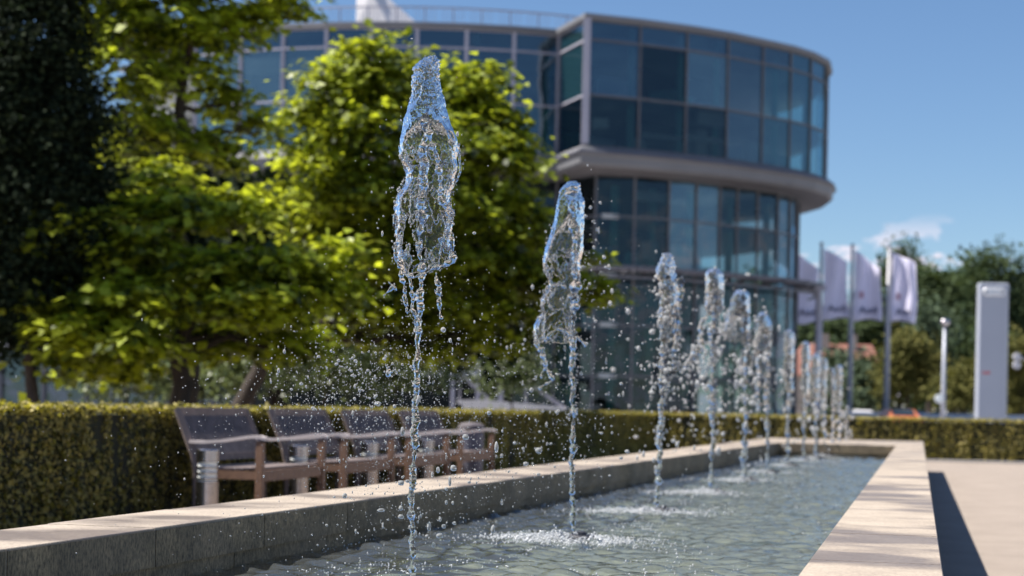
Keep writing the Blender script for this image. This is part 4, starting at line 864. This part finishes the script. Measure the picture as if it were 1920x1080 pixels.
# canopy ring over the entrance
rp = [p for p in offset(FOOT, .0)]; i0 = FOOT.index(RIGHTP[0])
def arc(off, z, w, h, mat, nm):
    pp = offset(FOOT, off)[i0-1:i0+10]; m = MB()
    for a, b in zip(pp, pp[1:]): a, b = loc(*a), loc(*b); m.beam((a[0], a[1], z), (b[0], b[1], z), w, h)
    m.build(nm, mat, bld)
arc(.0, 9.55, .30, .22, MT["mull_dark"], "canopy_ring"); arc(-.45, 9.0, .16, .14, MT["mull_dark"], "canopy_ring"); arc(-1.0, 9.5, 1.1, .08, MT["mull"], "canopy_deck")
for q in range(i0, i0+8):
    a, b = loc(*offset(FOOT, .0)[q]), loc(*LOW[q]); m = MB(); m.beam((a[0], a[1], 9.38), (b[0], b[1], 9.38), .1, .14); m.build("canopy_bracket", MT["mull_dark"], bld)
p = hit(offset(FOOT, -.1), 1531); l_ = loc(*p); m = MB(); m.tube([(l_[0], l_[1], 0), (l_[0], l_[1], 9.4)], .2, 14); m.box((l_[0], l_[1], 9.35), (.7, .7, .3)); m.build("canopy_post", MT["mull"], bld)
# cornice rail tube with its end boss
pp = offset(FOOT, .62)[i0-1:i0+10]; m = MB(); m.tube([(*loc(*p), ZG-.42) for p in pp], .10, 8); m.build("cornice_tube", MT["mull_dark"], bld)
# roof railing on the main drum
m = MB(); mm = MB(); pts = []
for k in range(46):
    x = 250 + k*26.6; t_ = (x-960)/F_PX; R_ = 26.6; cx, cd_ = -6.0, 132.0; a = 1+t_*t_; b = -2*(cd_+t_*cx); c = cx*cx+cd_*cd_-R_*R_; dsc = b*b-4*a*c
    if dsc <= 0: break
    d = (-b-math.sqrt(dsc))/(2*a); pts.append((*loc(t_*d, d), 0))
for k, p in enumerate(pts):
    zt = ZR+1.62
    if k % 2 == 0: m.box((p[0], p[1], ZR+.95), (.09, .09, 1.4))
    if k+1 < len(pts):
        q = pts[k+1]; m.beam((p[0], p[1], zt), (q[0], q[1], zt), .09, .09); m.beam((p[0], p[1], ZR+.5), (q[0], q[1], ZR+.5), .04, .04)
        for s_ in (.25, .5, .75): x_, y_ = p[0]+(q[0]-p[0])*s_, p[1]+(q[1]-p[1])*s_; m.box((x_, y_, ZR+1.0), (.025, .025, 1.2))
m.build("roof_railing", MT["mull"], bld)
# white sail-like roof cone
a, b, c_ = at(667, 60, 112), at(850, 60, 112), at(735, -40, 112); m = MB(); zb = ZR+.3
def lz(v): q = v - ud(*CEN); return (q.dot(R0), q.dot(FW))
A_, B_, T0, T1 = lz(a), lz(b), lz(at(667, -60, 112)), lz(at(700, -60, 112)); V = []
for z, x0, x1, dd in ((zb, A_[0], B_[0], 3.2), (zb+1.3, A_[0], A_[0]+(B_[0]-A_[0])*.74, 2.6), (zb+3.6, A_[0], A_[0]+(B_[0]-A_[0])*.3, 1.6), (zb+5.2, A_[0], A_[0]+.6, .8)):
    V += [(x0, A_[1], z), (x0, A_[1]+dd*1.4, z), ((x0*.3+x1*.7), A_[1]+dd, z), (x1, A_[1]+dd*.2, z), ((x0+x1)/2, A_[1]-dd*.35, z)]
Fc = [(r*5+k, r*5+(k+1) % 5, (r+1)*5+(k+1) % 5, (r+1)*5+k) for r in range(3) for k in range(5)] + [(15, 16, 17, 18, 19)]; Fc = [tuple(reversed(f)) for f in Fc]
m.add(V, Fc); m.build("roof_sail", MT["white"], bld)

# ------------------------------------------------------------------ entrance frame and ramp before the building, pavilion at left
t = empty("entrance_frame", ud(-1.2, 62), TH, label="grey metal portal frame standing left of the glass entrance", cat="portal frame")
def fx(x, D): return (x-960)/F_PX*D + 1.2
m = MB(); k = 62/F_PX
for x in (848, 895): m.box((fx(x, 62), 0, 1.75), (.14, .14, 3.5))
m.box((fx(871, 62), 0, 3.46), ((895-848)*k, .14, .14)); m.build("portal", MT["mull"], t)
m = MB(); m.box((fx(938, 62), 0, 1.6), (.18, .18, 3.2)); m.build("post", MT["mull"], t)
t = empty("access_ramp", ud(0, 55), TH, label="pale ramp with sloping grey handrails before the glass building", cat="ramp")
def rx_(x): return (x-960)/F_PX*55
m = MB(); V = []
for x, z in ((858, 1.25), (905, 1.28), (1060, 1.08), (1062, 0), (858, 0)): V.append((rx_(x), -.6, z))
V += [(v[0], .9, v[2]) for v in V]; m.add(V, [(4, 3, 2, 1, 0), (5, 6, 7, 8, 9), (0, 1, 6, 5), (1, 2, 7, 6), (2, 3, 8, 7), (4, 0, 5, 9), (3, 4, 9, 8)]); m.build("ramp_slab", MT["white"], t)
for (xa, ya, xb, yb) in ((862, 700, 925, 756), (985, 712, 1062, 764)):
    za = (762-ya)/F_PX*55+1.04; zb_ = (762-yb)/F_PX*55+1.04; m = MB(); m.beam((rx_(xa), -.5, za), (rx_(xb), -.5, zb_), .09, .12)
    m.box((rx_(xa), -.5, za/2), (.06, .06, za)); m.box((rx_(xb), -.5, zb_/2), (.06, .06, zb_)); m.build("handrail", MT["mull"], t)
t = empty("glass_pavilion", ud(-17, 66), TH, label="low grey glazed pavilion with dark posts seen under the trees at far left", cat="pavilion")
m = MB(); m.box((0, 1.5, 1.5), (13, .1, 3.0)); m.build("glass_wall", GL[4], t); m = MB(); m.box((0, 2.2, 3.12), (13.6, 2.4, .22)); m.build("roof", MT["white"], t)
m = MB(); m.box((0, 3.2, 1.5), (13, .2, 3)); m.build("rear_wall", MT["band"], t)
for x in (-5.5, -3.2, -1.9, -1.5, .2, 1.6, 3.4, 5.2): m = MB(); m.box((x, 1.35, 1.5), (.14, .14, 3.0)); m.build("post", MT["mull_dark"], t)

# ------------------------------------------------------------------ flags, pylon, lamp, signs, house, cars
def text_mesh(s_, size, mat, parent, M_, nm="lettering", ext=.01):
    c = bpy.data.curves.new("t", 'FONT'); c.body = s_; c.size = size; c.extrude = ext; c.align_x = 'CENTER'; c.offset = size*.03
    o = bpy.data.objects.new("t", c); COL.objects.link(o); bpy.context.view_layer.update()
    me = bpy.data.meshes.new_from_object(o.evaluated_get(bpy.context.evaluated_depsgraph_get())); bpy.data.objects.remove(o); me.transform(M_); return link(nm, me, mat, parent)
DFL = 128; kf = DFL/F_PX
flab = ["pale banner flag half hidden by the glass drum, leftmost of the four", "second pale banner flag from the left, beside the canopy ring's end", "third pale banner flag from the left", "rightmost pale banner flag, against the dark narrow tree"]
for q, (px, yt, w) in enumerate(((1483, 468, 41), (1534, 460, 47), (1592, 463, 48), (1661, 466, 47))):
    b = base_at(px, DFL); t = empty("flagpole", b, TH, label=flab[q], cat="flagpole with flag", group="flagpoles right of the building"); zt = at(px+6, yt, DFL).z
    m = MB(); m.tube([(0, 0, 0), (0, 0, zt*.5), (0, 0, zt)], [.22, .19, .10], 12); m.build("pole", MT["pole"], t, smooth=True)
    m = MB(); m.lathe([(.02, zt), (.14, zt+.04), (.16, zt+.12), (.12, zt+.22), (.02, zt+.25)], n=12); m.build("finial", MT["metal"], t)
    nx, nz_ = 16, 24; V = []; Ht = 131*kf; Wd = w*kf; sl = (30, 24, 34, 22)[q]*kf
    for a in range(nz_+1):
        for c in range(nx+1):
            s_ = c/nx; r_ = a/nz_; x = .2 + Wd*s_*(1 - .06*math.sin(r_*3+q)); topz = zt-.25 - sl*(s_**1.1); botz = zt-.25-Ht - .12*math.sin(s_*5+q)
            V.append((x, (.2+.09*q)*math.sin(s_*(5.2+q)+r_*(2.9-q)+q*1.7)*s_**.6 + .12*math.sin(r_*7+s_*3+q), topz + (botz-topz)*r_))
    Fc = [(a*(nx+1)+c, a*(nx+1)+c+1, (a+1)*(nx+1)+c+1, (a+1)*(nx+1)+c) for a in range(nz_) for c in range(nx)]; m = MB(); m.add(V, Fc); fo = m.build("flag", MT["flag"], t, smooth=True)
    sm = fo.modifiers.new("thickness", 'SOLIDIFY'); sm.thickness = .02
    text_mesh("Audi", .72, MT["mark"], fo, Matrix.Translation((.2+Wd*.52, -.42, zt-.25-Ht*.90)) @ Matrix.Rotation(math.pi/2, 4, 'X'))
    if q in (2, 3): m = MB(); m.box((.2+Wd*.25, -.36, zt-.25-Ht*.64), (.32, .02, .5)); m.build("emblem", MT["pinkish"], fo)
DP = 80; kp = DP/F_PX; t = empty("pylon_sign", base_at(1857, DP), TH, label="tall pale grey pylon sign with silver rings near its top", cat="pylon sign"); zt = at(1860, 531, DP).z
m = MB(); m.box((0, 0, zt/2), (56*kp, .42, zt), bev=.05); m.build("body", MT["pylon"], t)
m = MB(); m.box((-.14, -.222, zt/2-.1), (40*kp, .02, zt-.5)); m.build("face_panel", MT["pylon"], t)
for q in range(4):
    m = MB(); R_ = .155; cx = -.165 - .33 + q*.22 + .165; N = 24; m.tube([(cx+R_*math.cos(a*2*math.pi/N), -.26, zt-.42+R_*math.sin(a*2*math.pi/N)) for a in range(N+1)], .05, 8, False); m.build("ring", MT["chrome"], t, smooth=True)
text_mesh("Audi", .19, MT["red"], t, Matrix.Translation((-.3, -.236, (779-696)*kp+1.0)) @ Matrix.Rotation(math.pi/2, 4, 'X'))
DL = 100; kl = DL/F_PX; t = empty("street_lamp", base_at(1768, DL), TH, label="slim street lamp with a round pale head between flags and pylon", cat="street lamp"); zt = at(1772, 612, DL).z
m = MB(); m.tube([(0, 0, 0), (0, 0, zt*.4), (0, 0, zt)], [.16, .13, .09], 10); m.build("post", MT["pylon"], t, smooth=True)
m = MB(); m.lathe([(.05, zt-.02), (.16, zt+.04), (.27, zt+.16), (.30, zt+.30), (.22, zt+.42), (.05, zt+.47)], n=18); m.build("lamp_head", MT["metal"], t, smooth=True)
m = MB(); zs = (779-744)*kl+1.04; m.lathe([(.24, 0), (.27, .03), (.27, .12), (.02, .14)], n=16); o = m.build("round_sign", MT["lens"], t); o.rotation_euler = (math.pi/2, 0, 0); o.location = (-.28, -.1, zs-.05)
m = MB(); m.tube([(0, 0, zs), (-.28, -.05, zs)], .03, 6); m.build("bracket", MT["metal"], t)
t = empty("wall_light", base_at(1930, 92), TH, label="small pale floodlights on an arm at the right edge of the picture", cat="floodlight"); zt = (782-675)*92/F_PX+1.04
m = MB(); m.tube([(0, 0, 0), (0, 0, zt+.4)], .1, 10); m.build("post", MT["metal"], t); m = MB(); m.tube([(0, 0, zt+.12), (-.65, 0, zt+.12)], .05, 8); m.build("arm", MT["metal"], t)
for dz in (.22, -.22): m = MB(); m.lathe([(.1, -.12), (.2, -.05), (.22, .1), (.2, .14)], n=14); o = m.build("lamp_head", MT["pole"], t); o.location = (-.75, 0, zt+dz); o.rotation_euler = (math.pi/2, 0, 0)
# house with red roof
DHs = 215; kh = DHs/F_PX; t = empty("house", base_at(1570, DHs), TH, label="house with red tiled roof behind the flagpoles", cat="house")
zr = (776-640)*kh+1; ze = (776-700)*kh+1; m = MB(); m.box((0, 5, ze/2), (11.6, 9.4, ze)); m.build("wall", MT["brickwall"], t)
m = MB(); V = [(-6.4, -.3, ze-.2), (6.4, -.3, ze-.2), (6.4, 10.3, ze-.2), (-6.4, 10.3, ze-.2), (-3.6, 5, zr), (5.2, 5, zr)]; m.add(V, [(0, 1, 5, 4), (2, 3, 4, 5), (3, 0, 4), (1, 2, 5), (0, 3, 2, 1)]); rf = m.build("roof", MT["roof"], t)
for x in (-1.0, 2.6): m = MB(); m.box((x, 4.2, zr+.1), (.9, .9, 2.2)); m.build("chimney", MT["brickwall"], rf)
for x in (-3.8, -1.3, 1.3, 3.8):
    for z in (1.6, 4.2): m = MB(); m.box((x, .28, z), (1.1, .06, 1.3)); m.build("window", MT["carglass"], t)
# low parapet wall along the street and parked cars
def rear_car(x, D, mat, lab, s_=1.0, yaw=0.0):
    t = empty("parked_car", base_at(x, D), TH+yaw, label=lab, cat="car", group="cars parked on the street"); w, L_, = .9, 2.1; m = MB()
    prof = [(-L_, .35), (-L_, .85), (-L_+.15, .98), (-1.0, 1.02), (-.45, 1.42), (.9, 1.46), (1.7, 1.05), (L_, .95), (L_+.03, .35)]; V = []
    for (y, z) in prof:
        hw = w if z < 1.1 else w*.78; V += [(-hw, y, z), (hw, y, z)]
    n_ = len(prof); Fc = [(2*k, 2*k+1, 2*k+3, 2*k+2) for k in range(n_-1)] + [tuple(2*k for k in range(n_)), tuple(2*k+1 for k in reversed(range(n_))), (0, 2*n_-2, 2*n_-1, 1)]
    m.add(V, Fc); m.build("body", mat, t); m = MB(); m.add([(-.68, -.97, 1.06), (.68, -.97, 1.06), (.62, -.47, 1.40), (-.62, -.47, 1.40)], [(0, 1, 2, 3)])
    for v in range(1): pass
    me = m.build("rear_window", MT["carglass"], t); me.location = (0, -.02, .02)
    for sx in (-1, 1):
        for y in (-1.3, 1.3): m = MB(); m.tube([(sx*.92, y, .32), (sx*.70, y, .32)], .32, 18); m.build("wheel", MT["rubber"], t)
        m = MB(); m.box((sx*.7, -L_-.01, .75), (.22, .04, .14)); m.build("tail_light", MT["red"], t)
rear_car(1688, 102, MT["orange"], "orange car whose roof shows above the far hedge"); rear_car(1712, 128, MT["carwhite"], "white car right of the right flagpole, behind the orange one", yaw=.5); rear_car(1672, 134, MT["carblue"], "grey-blue car left of the white one, under the olive tree", yaw=-.4); rear_car(1625, 140, MT["carwhite"], "white car between the third and fourth flagpoles", yaw=1.2)
m = MB(); m.box((0, 0, .62), (16, .3, 1.24)); o = m.build("street_parapet", MT["white"], label="low pale parapet wall along the street beyond the far hedge", cat="wall"); p = at(1790, 780, 122); o.location = (p.x, p.y, 0); o.rotation_euler = (0, 0, TH)
m = MB(); m.box((0, 0, .62), (6.0, .3, 1.24)); o = m.build("street_parapet", MT["white"], label="short pale parapet wall right of the pylon sign", cat="wall"); p = at(1960, 780, 118); o.location = (p.x, p.y, 0); o.rotation_euler = (0, 0, TH)
